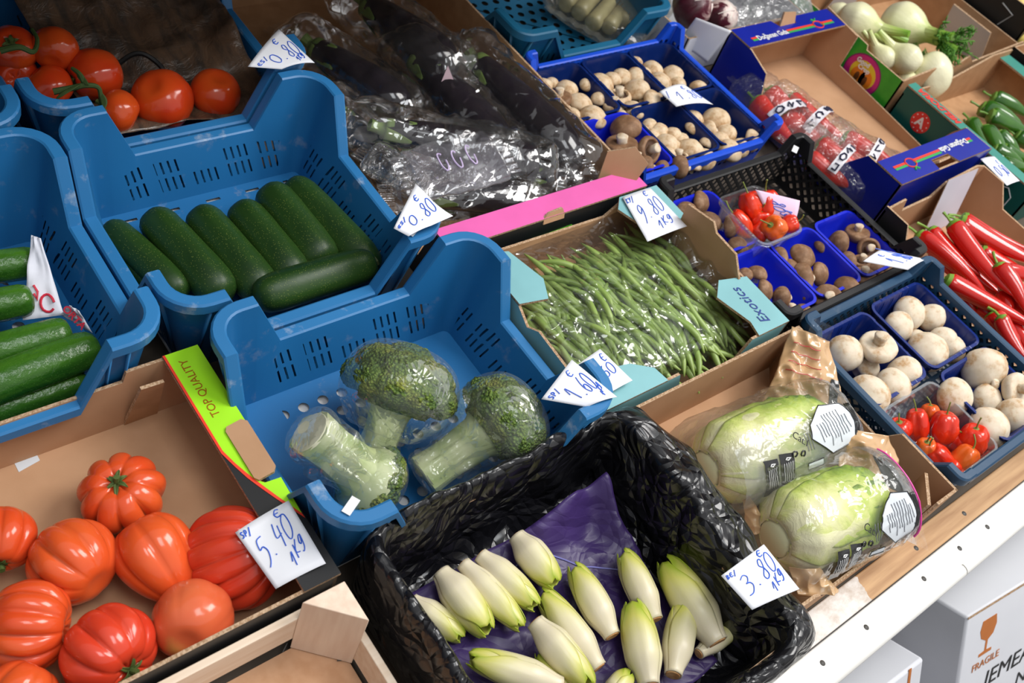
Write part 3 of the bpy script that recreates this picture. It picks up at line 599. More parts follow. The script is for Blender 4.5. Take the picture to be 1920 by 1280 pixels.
def pf(s, t):
    x, y = lerp(u0, u1, s), lerp(v0, v1, t); e = ss(.78, 1, t)*ss(.25, .75, s)*(.8+.35*ns((x*14, 2, 1), 1)); e2 = ss(.84, 1, s)*ss(.3, .9, t)
    z = .016+.005*ridge((x, y, 0), 9, 1)+.003*ridge((x*.5, y, 0), 34, 3)+.080*e*e+.045*e2*e2
    return Vector((x-.72+.006*ns((x*20, y*20, 0), 1), y-.24+.012*ns((x*12, 5, y*12), 1)-.01*e, z))
mb = MB(); mb.grid(pf, 70, 60); o = mb.build('sheet', purple(), pt, 60); solid(o, .0003)
LINE = mat('pale_violet_line', (.22, .22, .55), rough=.5)
for pts in ([(.35, .80), (.5, .87), (.62, .92)], [(.62, .92), (.72, .76), (.86, .62), (.97, .52)], [(.35, .80), (.25, .70)]):
    mb = MB(); q = smooth([(a, b) for a, b in pts], 14); mb.tube([pf(a, b)+Vector((0, 0, .0012)) for a, b in q], .0012, 5); mb.build('printed_line', LINE, pt)

# ---------------------------------------------------------------- generators for the vegetables
def labels_by_rank(items, fmt, across='x'):
    """items: list of (root, point); the label counts them from the left as they are seen"""
    W_ = ['leftmost', 'second from left', 'third from left', 'fourth from left', 'fifth from left', 'sixth from left', 'seventh from left', 'eighth from left', 'ninth from left', 'tenth from left', 'eleventh from left', 'twelfth from left', 'thirteenth from left', 'fourteenth from left', 'fifteenth from left', 'sixteenth from left', 'seventeenth from left', 'eighteenth from left', 'nineteenth from left']
    it = sorted(items, key=lambda q: PJ(q[1])[0]); n = len(it)
    for i, (r, p) in enumerate(it):
        w = 'rightmost' if i == n-1 and n > 1 else W_[i] if i < len(W_) else 'number %d from left' % (i+1)
        r['label'] = fmt % w
# ribbed tomatoes
def tomato_mat(name, a, b_, pale=None, rough=.16):
    m, nt, b, out = newmat(name); c = ramp(nt, nz(nt, 9, 3), [(.3, a), (.7, b_)])
    if pale:
        tc = nt.nodes.new('ShaderNodeTexCoord'); sp = nt.nodes.new('ShaderNodeSeparateXYZ'); nt.links.new(tc.outputs['Object'], sp.inputs[0])
        f = ramp(nt, (X(nt, sp.outputs[2])*-12+X(nt, nz(nt, 18, 3))*.6), [(.85, (0, 0, 0)), (1.0, (.8, .8, .8))]); c = mixc(nt, f, c, pale)
    nt.links.new(c, b.inputs['Base Color']); b.inputs['Roughness'].default_value = rough; b.inputs['Specular IOR Level'].default_value = .5
    b.inputs['Subsurface Weight'].default_value = .12; b.inputs['Subsurface Radius'].default_value = (1, .2, .1); b.inputs['Subsurface Scale'].default_value = .008
    bump(nt, b, nz(nt, 45, 3), .06, .002); return m
T_beef = tomato_mat('ribbed_tomato_skin', (.64, .058, .014), (.74, .115, .025))
T_beefr = tomato_mat('redder_tomato_skin', (.62, .040, .016), (.72, .075, .030))
T_pale = tomato_mat('pale_topped_tomato_skin', (.66, .085, .030), (.74, .16, .06), pale=(.62, .36, .08))
T_red = tomato_mat('red_tomato_skin', (.60, .035, .008), (.66, .085, .012), rough=.16)
T_stem = mat('tomato_stem', (.045, .085, .012), (.10, .14, .03), sc=60, rough=.7)
def calyx(root, z, r, n=6, droop=.3, stub=.012, m=None):
    mb = MB(); mb.tube([(0, 0, z-.004), (.001, 0, z+stub*.5), (.003, .001, z+stub)], [.0045, .0035, .0042], 8); mb.build('stem', m or T_stem, root)
    for k in range(n):
        a = 2*PI*k/n+random.uniform(-.2, .2); L = r*random.uniform(.7, 1.15); mb = MB(); lift = random.uniform(.0, .5)
        def q(s, t):
            rr = .002+L*t; w = (.0042*(1-t)**.8*(.7+t))*(2*s-1); return Vector((math.cos(a)*rr-math.sin(a)*w, math.sin(a)*rr+math.cos(a)*w, z+.002+L*(lift*math.sin(t*2.2)-droop*t*t)+.001*abs(2*s-1)))
        mb.grid(q, 4, 8); solid(mb.build('sepal', m or T_stem, root), .0008)
def beef(label, p, r, R, lobes, depth, flat, seed, m=T_beef, stem=True, taper=0, group='beef tomatoes in the cardboard box', sx=1.0, name='beef_tomato', cat='tomato', bloom=0):
    root = thing(name, label, cat, p, R, group); rng = random.Random(seed); ph = [rng.uniform(-.25, .25) for _ in range(lobes+1)]; am = [rng.uniform(.75, 1.25) for _ in range(lobes+1)]
    mb = MB(); nu = lobes*10
    def fn(i, j):
        a = 2*PI*i/nu; th = PI*j/40; x = i/10.; k = int(x) % lobes; fr = x-int(x); sh = abs(math.sin(PI*fr))**.55   # 0 in a groove
        A = depth*lerp(am[k], am[(k+1) % lobes], fr); rr = 1-A*(1-sh)*math.sin(th)**.8*(1.0 if th < PI*.55 else lerp(1, .55, ss(PI*.55, PI*.95, th)))+.045*ns((math.cos(a), math.sin(a), th), 1.3, seed)
        rad = r*rr*math.sin(th)**.86*(1-taper*ss(.35, 1, th/PI)*.55); z = r*flat*(math.cos(th)) - r*.24*math.exp(-(th/.30)**2)*(1-.35*sh) - (-r*taper*.7*ss(.5, 1, th/PI)*-1)
        z += r*.10*math.exp(-((PI-th)/.25)**2); return (rad*math.cos(a)*sx, rad*math.sin(a), z)
    mb.loft([[fn(i, j) for i in range(nu)] for j in range(1, 40)], True, True, True); mb.build('body', m, root, None)
    if stem: calyx(root, r*flat*.80, r*.30, 6, .2)
    return root
def up_tilt(ax): return frame(ax, (1, .1, 0))
TO = -FWD   # towards the camera
def axis(x, y, z=0):        # a direction given as seen: x to the right, y up the picture, z towards the viewer
    return (RIGHT*x-DOWN*y+TO*z).normalized()
def beefat(label, px, py, rp, w, ax, *a, **k):
    p = P(px, py, w); return beef(label, p, rp*MPP(p), up_tilt(axis(*ax)), *a, **k)
beefat('orange-red ribbed beef tomato with green stem facing up, furthest back in its box', 230, 925, 80, .060, (.1, .55, .85), 9, .20, .74, 1)
beefat('smooth-shouldered beef tomato left of the heart-shaped one, no stem seen', 137, 1052, 82, .062, (-.75, .45, -.3), 9, .15, .92, 2, stem=False)
beefat('heart-shaped beef tomato narrowing to the lower right, in the middle of its box', 292, 1040, 78, .060, (-.55, .75, -.1), 7, .12, 1.0, 3, stem=False, taper=.45)
beefat('tall deeply ribbed beef tomato half hidden by the 5.40 card', 440, 1045, 100, .062, (.85, .35, .25), 13, .17, .92, 4, m=T_beefr, sx=.86)
beefat('smooth round beef tomato with a pale yellow spot, nearest the 5.40 card corner', 362, 1162, 76, .064, (-.1, .35, -1), 8, .03, .92, 5, m=T_pale, stem=False)
beefat('red ribbed beef tomato with dark green stem pointing right, at the lower edge', 205, 1222, 92, .064, (.75, -.35, .45), 10, .16, .82, 6, m=T_beefr)
beefat('large ribbed beef tomato lying on its side at the left edge, lower', 55, 1172, 88, .066, (.9, -.1, -.2), 11, .20, .85, 7, stem=False)
beefat('beef tomato cut by the left edge with a bright green stem below', 5, 1010, 62, .062, (.2, -.85, .6), 8, .12, .95, 8)
beefat('beef tomato at the bottom left corner, mostly out of the picture', 40, 1302, 70, .060, (.3, .7, -.5), 8, .10, .85, 9, stem=False)
# round tomatoes on the vine
def rtom(label, px, py, rp, w, ax, seed, stem=False, lobes=6, flat=.86, m=T_red):
    return beefat(label, px, py, rp, w, ax, lobes, .03, flat, seed, m=m, stem=stem, group='round tomatoes in the blue crate', name='round_tomato')
rtom('large round tomato with a dull patch, beside the rightmost in the upper left crate', 305, 187, 58, .085, (.1, -.3, -.9), 21)
rtom('rightmost round tomato in the upper left crate', 404, 174, 47, .080, (-.4, -.5, -.7), 22)
rtom('round tomato right at the notch of the crate rim, below the green vine', 222, 210, 42, .09, (-.7, .3, .3), 23, True)
rtom('plum-shaped tomato above the vine stalk in the upper left crate', 178, 140, 49, .10, (-.5, -.3, .4), 24, True, flat=1.0)
rtom('dim round tomato left of the vine stalk, behind the crate corner', 92, 165, 45, .09, (.5, -.6, -.5), 25)
rtom('upright round tomato at the top of the tomato heap, upper left', 104, 92, 43, .13, (-.1, .8, -.5), 26)
rtom('darkest tomato at the far left edge under a green stem', 25, 92, 44, .125, (.3, .1, .9), 27, True)
rtom('tomato in shade at the left edge, below the darkest one', 30, 142, 42, .085, (.3, -.3, .6), 28)
vine = thing('tomato_vine', 'dark green curled tomato vine stalk lying over the round tomatoes', 'vine', (0, 0, 0)); VINE = mat('vine_green', (.035, .075, .012), (.06, .10, .02), sc=40, rough=.7)
for q in ([(100, 172, .15), (135, 165, .155), (160, 160, .16), (185, 165, .155), (190, 195, .13), (198, 208, .12)], [(0, 95, .185), (35, 88, .19), (62, 97, .18), (70, 75, .18), (60, 55, .18)], [(160, 160, .16), (150, 140, .17), (135, 128, .17)]):
    mb = MB(); pts = smooth([tuple(P(*z)) for z in q], 6); mb.tube(pts, [.0055*(1-.5*i/len(pts)) for i in range(len(pts))], 8); mb.build('stalk', VINE, vine)
for q in ([(150, 158, .165), (118, 172, .16), (103, 190, .14)], [(165, 160, .165), (150, 145, .17), (145, 132, .17)], [(185, 170, .15), (200, 190, .14), (193, 208, .13)]):
    a, b, c = (P(*z) for z in q); mb = MB(); mb.grid(lambda s, t: (a*(1-t)**2+b*2*t*(1-t)+c*t*t)+RIGHT*(.012*math.sin(PI*min(1, t*.9+.1))*(s-.5)), 4, 8); solid(mb.build('leaflet', VINE, vine), .0008)
# printed brown film behind the tomatoes
def woodfilm():
    m, nt, b, out = newmat('printed_brown_film'); g = nz(nt, 5, 6, .65, stretch=(9, 2, 3)); f = nz(nt, 30, 4, .7, stretch=(1, 7, 1))
    c = mixc(nt, X(nt, f)*.9, ramp(nt, g, [(.38, (.018, .016, .015)), (.6, (.16, .085, .045))]), (.10, .07, .05)); nt.links.new(c, b.inputs['Base Color'])
    b.inputs['Roughness'].default_value = .3; b.inputs['Coat Weight'].default_value = .35; bump(nt, b, nz(nt, 20, 5, .65, dist=1), .5, .012); return m
wf = thing('printed_sheet', 'brown glossy wood-printed sheet with a black loop, behind the round tomatoes', 'packaging sheet', (.6, 1.5, 0))
def wfp(s, t):
    x, y = lerp(.535, .845, s), lerp(1.315, 1.66, t); x += -.05*t*(1-s)+.0*t
    z = .05+.10*t*t+.022*ridge((x, y, 0), 6, 3)+.008*ridge((x, y, 0), 17, 1)+.03*ss(.8, 1, s)
    return Vector((x-.6, y-1.5, z))
mb = MB(); mb.grid(wfp, 50, 50); solid(mb.build('sheet', woodfilm(), wf, 60), .0006)
mb = MB(); mb.tube([wfp(a, b)+Vector((0, 0, .002)) for a, b in smooth([(.20, .42), (.32, .49), (.45, .48), (.52, .38), (.47, .24), (.36, .18), (.33, .25), (.42, .35), (.55, .37)], 6)], .0045, 6); mb.build('black_loop', BLACKP, wf)
mb = MB(); mb.tube([wfp(a, b)+Vector((0, 0, .002)) for a, b in smooth([(.30, .12), (.36, .08), (.40, .06)], 6)], .0045, 6); mb.build('black_loop', BLACKP, wf)

# long vegetables between two points
def longveg(name, label, cat, A, B, r, m, prof, n=20, shape=None, group=None, bend=0, bdir=None, stem=None):
    A, B = Vector(A), Vector(B); d = B-A; L = d.length; root = thing(name, label, cat, A, frame(d, bdir), group); mb = MB(); K = len(prof)
    def cx(t): return Vector((bend*L*4*t*(1-t), 0, L*t))
    loops = []
    for i, (t, k) in enumerate(prof):
        c = cx(t); loops.append([c+Vector((math.cos(a), math.sin(a), 0))*r*k*(shape(a, t) if shape else 1) for a in (2*PI*q/n for q in range(n))])
    mb.loft(loops, True, True, True); mb.build('body', m, root, None)
    if stem: stem(root, L, r)
    return root
def gourd_mat(name, a, b_, streak=0, spk=(.25, .30, .06), rough=.40, bm=.1):
    m, nt, b, out = newmat(name); c = ramp(nt, nz(nt, 3.2, 4, .6, stretch=(6, 6, .9)), [(.33, a), (.68, b_)])
    vo = nt.nodes.new('ShaderNodeTexVoronoi'); vo.inputs['Scale'].default_value = 300; tc = nt.nodes.new('ShaderNodeTexCoord'); nt.links.new(tc.outputs['Object'], vo.inputs[0])
    s = X(nt, vo.outputs['Distance']).lt(.20)*X(nt, nz(nt, 30, 2)).gt(.42); c = mixc(nt, s*.38, c, spk); b.inputs['Specular IOR Level'].default_value = .35
    nt.links.new(c, b.inputs['Base Color']); b.inputs['Roughness'].default_value = rough; bump(nt, b, nz(nt, 110, 3), bm, .002); return m
COUR = gourd_mat('courgette_skin', (.009, .032, .006), (.024, .066, .010)); CUKE = gourd_mat('cucumber_skin', (.008, .055, .006), (.055, .16, .014), spk=(.10, .22, .04), rough=.2, bm=.8)
CSTEM = mat('courgette_stem', (.035, .06, .015), (.08, .10, .03), sc=40, rough=.7)
gp_ = [(0, .28), (.008, .5), (.025, .72), (.06, .88), (.13, .97), (.3, 1.0), (.5, 1.0), (.7, 1.03), (.84, 1.02), (.92, .92), (.965, .74), (.988, .5), (1, .22)]
def cstem(root, L, r):
    mb = MB(); mb.tube([(0, 0, .008), (.001, 0, .001), (.002, .001, -.004)], [r*.40, r*.32, r*.34], 8); mb.build('stem', CSTEM, root)
def pent(a, t): return 1+.025*math.cos(5*a)
cs = [((203, 425), (345, 555), 28, .042, 'first courgette at the left end of the row, in its blue crate'), ((283, 405), (425, 560), 35, .050, 'second courgette from the left in the row, blue crate'), ((370, 400), (500, 555), 35, .050, 'third courgette from the left in the row, with a small stem end showing'),
      ((448, 390), (560, 530), 34, .050, 'fourth courgette from the left in the row, blue crate'), ((502, 358), (612, 500), 35, .053, 'fifth courgette from the left in the row, blue crate'), ((545, 345), (700, 510), 32, .050, 'right end courgette of the row, its stem against the crate wall'),
      ((700, 492), (478, 560), 32, .075, 'courgette lying crossways in front of the row of six')]
for a, b, rp, w, lb in cs:
    A, B = P(*a, w), P(*b, w); longveg('courgette', lb, 'courgette', A, B, 1.09*rp*MPP(A), COUR, gp_, shape=pent, group='courgettes in the blue crate', stem=cstem, bend=.012, bdir=(0, 0, 1))
A, B = P(203, 455, .03), P(330, 570, .02); longveg('courgette', 'courgette underneath, only its left flank showing below the first of the row', 'courgette', A, B, 24*MPP(A), COUR, gp_, shape=pent, group='courgettes in the blue crate', stem=cstem)
for a, b, rp, w, lb in (((74, 490), (-160, 520), 31, .075, 'cucumber furthest back at the left edge'), ((63, 560), (-160, 600), 32, .075, 'second cucumber from the back, left edge'), ((134, 622), (-120, 690), 34, .085, 'cucumber with bright streaks, third from the back at the left edge'),
                        ((186, 648), (-130, 765), 38, .085, 'front knobbly cucumber in the left crate'), ((165, 712), (-100, 800), 27, .050, 'cucumber half hidden behind the front rim of the left crate')):
    A, B = P(*a, w), P(*b, w); longveg('cucumber', lb, 'cucumber', A, B, rp*MPP(A), CUKE, [(0, .25), (.008, .5), (.02, .70), (.05, .88), (.11, .98), (.3, 1), (.6, 1), (.85, 1), (.95, .8), (1, .3)], n=36, shape=lambda a, t: 1+.022*math.cos(8*a+t*3)+.02*noise.noise(Vector((math.cos(a)*4, math.sin(a)*4, t*16))), group='cucumbers in the left crate')
TIS = mat('tissue', (.70, .71, .78), (.62, .64, .72), sc=10, rough=.8, bmp=.2, bsc=30); REDI = printed('red_tissue_print', (.62, .03, .06))
tp = thing('tissue_paper', 'white tissue with red print standing behind the cucumbers', 'paper', P(100, 560, .09))
def tpf(quad):
    c = [P(*q) for q in quad]
    return lambda s, t: (c[3]*(1-s)+c[2]*s)*(1-t)+(c[0]*(1-s)+c[1]*s)*t-P(100, 560, .09)+TO*(.006*ns((s*4, t*4, 1), 1)-.004)
q1 = tpf([(56, 440, .12), (74, 446, .12), (118, 590, .065), (40, 600, .06)]); q2 = tpf([(128, 572, .09), (146, 582, .09), (172, 625, .06), (110, 590, .06)])
for q in (q1, q2): mb = MB(); mb.grid(q, 10, 14); solid(mb.build('sheet', TIS, tp, 60), .0004)
mb = MB(); mb.tube([q1(.66+.2*math.cos(a), .17+.11*math.sin(a))+TO*.001 for a in (2*PI*k/16 for k in range(15))], .0019, 5); mb.build('red_ring', REDI, tp)
mb = MB(); mb.tube([q1(s, t)+TO*.001 for s, t in ((.30, .40), (.42, .32), (.38, .22), (.3, .3))], .0018, 5); mb.build('red_leaf', REDI, tp)
dirx = (P(165, 612, .07)-P(130, 575, .085)); solidtext('lettering', 'ORTA', .015, REDI, tp, q2(.52, .42)+TO*.004, dirx, TO.cross(dirx), bold=.0004)
# ---------------------------------------------------------------- endives
def endive_mat():
    m, nt, b, out = newmat('endive_leaf'); tc = nt.nodes.new('ShaderNodeTexCoord'); uv = nt.nodes.new('ShaderNodeUVMap'); sp = nt.nodes.new('ShaderNodeSeparateXYZ'); nt.links.new(uv.outputs[0], sp.inputs[0])
    n = nz(nt, 16, 4, .6, stretch=(3, 3, .8)); f = X(nt, sp.outputs[1])+(X(nt, n)-.5)*.22+(X(nt, sp.outputs[0])-.5).abs()*.35
    c = ramp(nt, f, [(.30, (.70, .62, .44)), (.55, (.70, .64, .38)), (.80, (.58, .56, .13)), (1.0, (.33, .42, .03))]); nt.links.new(c, b.inputs['Base Color'])
    b.inputs['Roughness'].default_value = .36; b.inputs['Subsurface Weight'].default_value = .15; b.inputs['Subsurface Radius'].default_value = (.8, .8, .3); b.inputs['Subsurface Scale'].default_value = .006
    bump(nt, b, nz(nt, 40, 3, stretch=(4, 4, .4)), .10, .002); return m
EM = endive_mat(); ECUT = mat('endive_cut', (.50, .22, .07), (.66, .40, .18), sc=80, rough=.7)
def eprof(t): return max(.03, lerp(.55, 1, ss(0, .34, t))*math.sqrt(max(0, 1-max(0, (t-.42)/.60)**2.1)))
def endive(label, a, b, rp, w, seed, wb=None, green=0):
    A, B = P(*a, w), P(*b, wb if wb is not None else w); d = B-A; L = d.length; r = rp*MPP(A); rng = random.Random(seed)
    root = thing('endive', label, 'endive', A, frame(d, TO+Vector((rng.uniform(-.3, .3), rng.uniform(-.3, .3), 0))), 'endives in the black bag')
    for k in range(6):
        a0 = [0, 2.2, -2.2, .9, -1.1, PI][k]+rng.uniform(-.25, .25); half = [1.15, 1.2, 1.2, 1.0, 1.0, 1.3][k]; lay = [1.0, .965, .975, .93, .94, .95][k]; top = [.93, .965, .95, 1.0, .99, .97][k]*rng.uniform(.97, 1.0); NU, NV = 14, 26; V = []; F = []; UV = []
        for j in range(NV+1):
            t = j/NV*top; hw = half*(1-ss(.55, 1.02, j/NV)*.55)
            for i in range(NU+1):
                s = 2*i/NU-1; an = a0+s*hw; tt = t+(.03*(1-abs(s))-.03)*ss(.6, 1, j/NV); rr = r*eprof(min(1, tt))*lay*(1-.05*abs(s)**3)+.0011*abs(s)**6*ss(.3, .8, tt)
                rr *= 1+.035*ns((an*1.5, tt*3, k), 1, seed)-.02*math.exp(-(s/.10)**2)*ss(.9, .3, tt); V.append((rr*math.cos(an), rr*math.sin(an), L*tt))
        for j in range(NV):
            for i in range(NU):
                q = (j*(NU+1)+i, j*(NU+1)+i+1, (j+1)*(NU+1)+i+1, (j+1)*(NU+1)+i); F.append(q); UV.append([((x % (NU+1))/NU, (x//(NU+1))/NV*top*.93+green) for x in q])
        mb = MB(); mb.recalc = False; mb.add(V, F, 0, UV); solid(mb.build('leaf', EM, root, None), .0012, -1)
    mb = MB(); mb.lathe([(r*.46, .004), (r*.47, .0015), (r*.40, -.0012), (0.0005, -.0014)], 16); mb.build('cut_base', ECUT, root)
Eb = [('endive partly tucked under the black fold at the left, below the row of three', (772, 1125), (872, 1200), 27, .035, 1), ('first endive of the row of three at the left of the black bag', (826, 1072), (920, 1192), 36, .05, 2), ('second endive of the row of three at the left of the black bag', (868, 1056), (984, 1182), 28, .05, 3),
      ('third endive of the row of three at the left of the black bag', (900, 1040), (1012, 1142), 29, .052, 4), ('endive highest in the bag, plump, beside the violet paper', (968, 1004), (1046, 1100), 33, .055, 5), ('endive in the centre with brown cut base at lower right and frilled yellow edge', (1148, 1192), (1072, 1055), 32, .05, 6),
      ('endive on the violet paper with its cut base just above the green-tipped ones', (1228, 1162), (1166, 1028), 31, .05, 7), ('big endive with the greenest leaves, furthest right in the bag', (1345, 1205), (1242, 1042), 42, .055, 8), ('endive standing tip up with a green stripe, front centre of the bag', (1218, 1285), (1185, 1122), 38, .06, 9),
      ('endive with a brown leaf rim between the green-striped one and the greenest one', (1262, 1265), (1286, 1120), 32, .055, 10), ('endive with yellow tip running under the row of three', (1122, 1252), (1010, 1102), 34, .04, 11), ('endive lying with pale cut end up, over the yellow-tipped one', (1003, 1165), (1112, 1292), 34, .065, 12),
      ('endive lying crossways at the bottom of the picture, tip to the left', (1052, 1285), (870, 1228), 33, .06, 13), ('small endive with a bright green tip under the pale-ended one, bottom of the picture', (1075, 1335), (1008, 1218), 24, .045, 14), ('endive tip at the bottom edge, right of centre in the bag', (1140, 1310), (1182, 1258), 24, .05, 15), ('endive showing only a sliver of green leaf beside the 3.80 card', (1310, 1225), (1392, 1160), 22, .04, 16)]
for lb, a, b, rp, w, sd in Eb: endive(lb, a, b, rp, w, sd, green=.1 if sd in (8, 9, 14, 15, 16) else 0)

# ---------------------------------------------------------------- broccoli in cling film
def broc_mat():
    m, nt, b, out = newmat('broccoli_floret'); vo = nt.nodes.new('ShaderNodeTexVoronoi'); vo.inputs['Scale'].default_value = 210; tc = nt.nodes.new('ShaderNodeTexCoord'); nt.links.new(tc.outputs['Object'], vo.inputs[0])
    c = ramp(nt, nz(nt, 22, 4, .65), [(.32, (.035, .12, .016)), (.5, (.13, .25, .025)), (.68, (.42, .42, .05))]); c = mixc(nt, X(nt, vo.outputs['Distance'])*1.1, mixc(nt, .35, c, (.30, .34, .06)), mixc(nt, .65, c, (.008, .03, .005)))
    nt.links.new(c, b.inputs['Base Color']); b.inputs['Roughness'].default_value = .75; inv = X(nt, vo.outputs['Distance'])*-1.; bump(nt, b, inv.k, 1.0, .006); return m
BRO = broc_mat(); BST = mat('broccoli_stalk', (.30, .38, .14), (.52, .55, .32), sc=18, rough=.5, bmp=.15, bsc=40); BCUT = mat('broccoli_cut_end', (.55, .55, .36), (.70, .68, .50), sc=30, rough=.6)
CLING = film('cling_film', k=1.0, bmp=.6, bsc=24, rough=.08, haze=.07, hazec=(.85, .9, .88), cap=.30)
def broccoli(label, head, stalk, rh, rs, wh, ws_, seed, squash=.78):
    H_, K_ = P(*head, wh), P(*stalk, ws_); d = H_-K_; Ls = d.length; R = rh*MPP(H_); r = rs*MPP(K_); root = thing('broccoli', label, 'broccoli', K_, frame(d, TO), 'film wrapped broccoli'); rng = random.Random(seed)
    mb = MB(); mb.tube([(0, 0, 0), (0, 0, Ls*.35), (0, 0, Ls*.75), (0, 0, Ls)], [r, r*.95, r*1.1, r*1.7], 18, shape=lambda a, t: 1+.10*math.cos(5*a+seed)*(1-t)); mb.build('stalk', BST, root)
    mb = MB(); mb.lathe([(.0005, -.0015), (r*.9, -.0012), (r*1.0, .002)], 18); mb.build('cut_end', BCUT, root)
    for k in range(7):
        a = 2*PI*k/7+.2; mb = MB(); mb.tube([(0, 0, Ls*.45), (math.cos(a)*R*.30, math.sin(a)*R*.30, Ls*.80), (math.cos(a)*R*.58, math.sin(a)*R*.58, Ls*.98)], [r*.5, r*.40, r*.5], 8); mb.build('branch', BST, root)
    bl = [(Vector((0, 0, 1)), .46)]+[(Vector((math.cos(2*PI*k/6+seed), math.sin(2*PI*k/6+seed), .85)).normalized(), .42) for k in range(6)]+[(Vector((math.cos(2*PI*k/10), math.sin(2*PI*k/10), .12)).normalized(), .36) for k in range(10)]
    mb = MB(); N, Mm = 150, 80; loops = []
    for j in range(1, Mm):
        th = PI*.70*j/Mm; row = []
        for i in range(N):
            a = 2*PI*i/N; v = Vector((math.sin(th)*math.cos(a), math.sin(th)*math.sin(a), math.cos(th))); best = 0
            for c, q in bl:
                ang = v.angle(c)
                if ang < q*1.35: best = max(best, math.sqrt(max(0, 1-(ang/(q*1.35))**2)))
            k = .72+.36*best+.03*ns(v, 9, seed)+.03*ns(v, 26, seed)+.022*ns(v, 55, seed); row.append((v.x*R*k, v.y*R*k, Ls+R*squash*(v.z*k+.05)))
        loops.append(row)
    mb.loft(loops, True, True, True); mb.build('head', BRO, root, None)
    # the film: head to a gathered neck round the stalk, then loosely to the cut end
    mb = MB(); prof = [(.08, 1.14), (.5, 1.06), (.82, .84), (1.0, .50), (1.05, .12), (1.0, -.3), (.82, -.62), (.6, -.9)]; pr = [(R*x, Ls+R*squash*z) for x, z in prof]+[(r*1.35, Ls*.34), (r*1.12, Ls*.24), (r*1.25, Ls*.08), (r*1.1, -.006), (r*.3, -.012)]
    pr = smooth(pr, 5); N = 72
    def cl(rr, z, a, j):
        t = j/len(pr); neck = math.exp(-((t-.64)/.13)**2); k = 1+neck*.10*math.cos(a*9+seed*2+3*math.sin(a*2))+.035*ridge((math.cos(a)*2, math.sin(a)*2, z*10), 1.2, seed)*ss(.2, .5, t); return (rr*k*math.cos(a), rr*k*math.sin(a), z)
    mb.lathe(pr, N, fn=cl); mb.build('cling_film', CLING, root, None)
broccoli('dark green broccoli at the back of its crate, stalk pointing down, wrapped in film', (746, 738), (704, 850), 108, 36, .115, .055, 1, .80)
broccoli('yellowing broccoli at the right of its crate, stalk to the lower left, wrapped in film', (930, 798), (797, 893), 92, 40, .115, .06, 2, .9)
broccoli('broccoli in the front corner, thick pale stalk raised to the upper left, wrapped in film', (690, 900), (580, 810), 74, 46, .065, .15, 3, .7)

# ---------------------------------------------------------------- mushrooms
def mush_mat(name, a, b_, c, sc=16):
    m, nt, b, out = newmat(name); k = ramp(nt, nz(nt, sc, 5, .62), [(.36, a), (.52, b_), (.68, c)]); nt.links.new(k, b.inputs['Base Color']); b.inputs['Roughness'].default_value = .6; b.inputs['Specular IOR Level'].default_value = .3
    b.inputs['Subsurface Weight'].default_value = .10; b.inputs['Subsurface Scale'].default_value = .005; bump(nt, b, nz(nt, 60, 4), .06, .001); return m
MW = mush_mat('white_mushroom_skin', (.76, .66, .52), (.70, .58, .43), (.50, .30, .14), 1.6); MC = mush_mat('cream_mushroom_skin', (.72, .58, .41), (.62, .45, .28), (.40, .23, .10), 1.5); MBn = mush_mat('brown_mushroom_skin', (.17, .085, .042), (.24, .13, .068), (.36, .22, .13), 1.5)
MS = mush_mat('mushroom_stem', (.70, .60, .46), (.64, .52, .38), (.46, .30, .16), 2.5); GILL = mat('mushroom_gills', (.05, .025, .015), (.12, .06, .035), sc=60, rough=.9)
def mush_mesh(kind, v):
    rng = random.Random(v*13+5); fl = rng.uniform(.72, .86); opened = v == 3
    mb = MB(); prof = [(.001, fl), (.25, fl*.97), (.5, fl*.86), (.75, fl*.62), (.92, fl*.34), (1.0, .05), (.99, -.12), (.90, -.27), (.74, -.32)]
    prof += [(.66, -.22), (.55, -.10), (.001, -.06)] if opened else [(.5, -.33), (.3, -.32), (.001, -.30)]
    mb.lathe(smooth(prof, 3), 26, fn=lambda r, z, a, j: (r*math.cos(a)*(1+.05*math.cos(2*a+v)+.05*ns((math.cos(a), math.sin(a), z), 1.5, v)), r*math.sin(a)*(1+.04*ns((math.cos(a), math.sin(a), z+3), 1.4, v)), z+.05*ns((r*math.cos(a), r*math.sin(a), 0), 1.6, v)))
    cap = mb.mesh('cap', {'w': MW, 'c': MC, 'b': MBn}[kind], None)
    mb = MB(); L = rng.uniform(.75, .95) if not opened else .9; k = .36 if kind != 'b' else .34
    mb.tube([(0, 0, -.15), (.02, 0, -.45), (.03, .02, -L+.06), (.03, .02, -L)], [k*.95, k*.85, k*1.02, k*.8], 14, shape=lambda a, t: 1+.08*math.cos(3*a+v)); st = mb.mesh('stem', MS, None)
    gl = None
    if opened: mb = MB(); mb.lathe([(.35, -.12), (.55, -.125), (.68, -.21)], 24); gl = mb.mesh('gills', GILL, None)
    return cap, st, gl
MU = {(k, v): mush_mesh(k, v) for k in 'wcb' for v in range(4)}
def mushroom(px, py, rp, w, kind, o='u', rng=random):
    p = P(px, py, w); r = rp*MPP(p); J = lambda q: rng.uniform(-q, q)
    ax = {'u': Vector((J(.45), J(.45), 1)), 't': TO+Vector((J(.35), J(.35), J(.3))), 's': -TO+Vector((J(.25), J(.25), 0))+DOWN*.15, 'l': RIGHT+TO*.45, 'r': -RIGHT+TO*.45, 'd': -DOWN+TO*.3, 'k': DOWN*.6-TO*.55, 'x': -RIGHT*.5-TO*.6}[o]
    v = 3 if o in 'skx' and rng.random() < .6 else rng.randrange(3)
    if o == 'S': v = 0
    root = thing('mushroom', None, 'mushroom', p, frame(ax, (J(1), J(1), .3)), None, r); cap, st, gl = MU[(kind, v)]
    inst(cap, 'cap', root); inst(st, 'stem', root)
    if gl: inst(gl, 'gills', root)
    return root, p
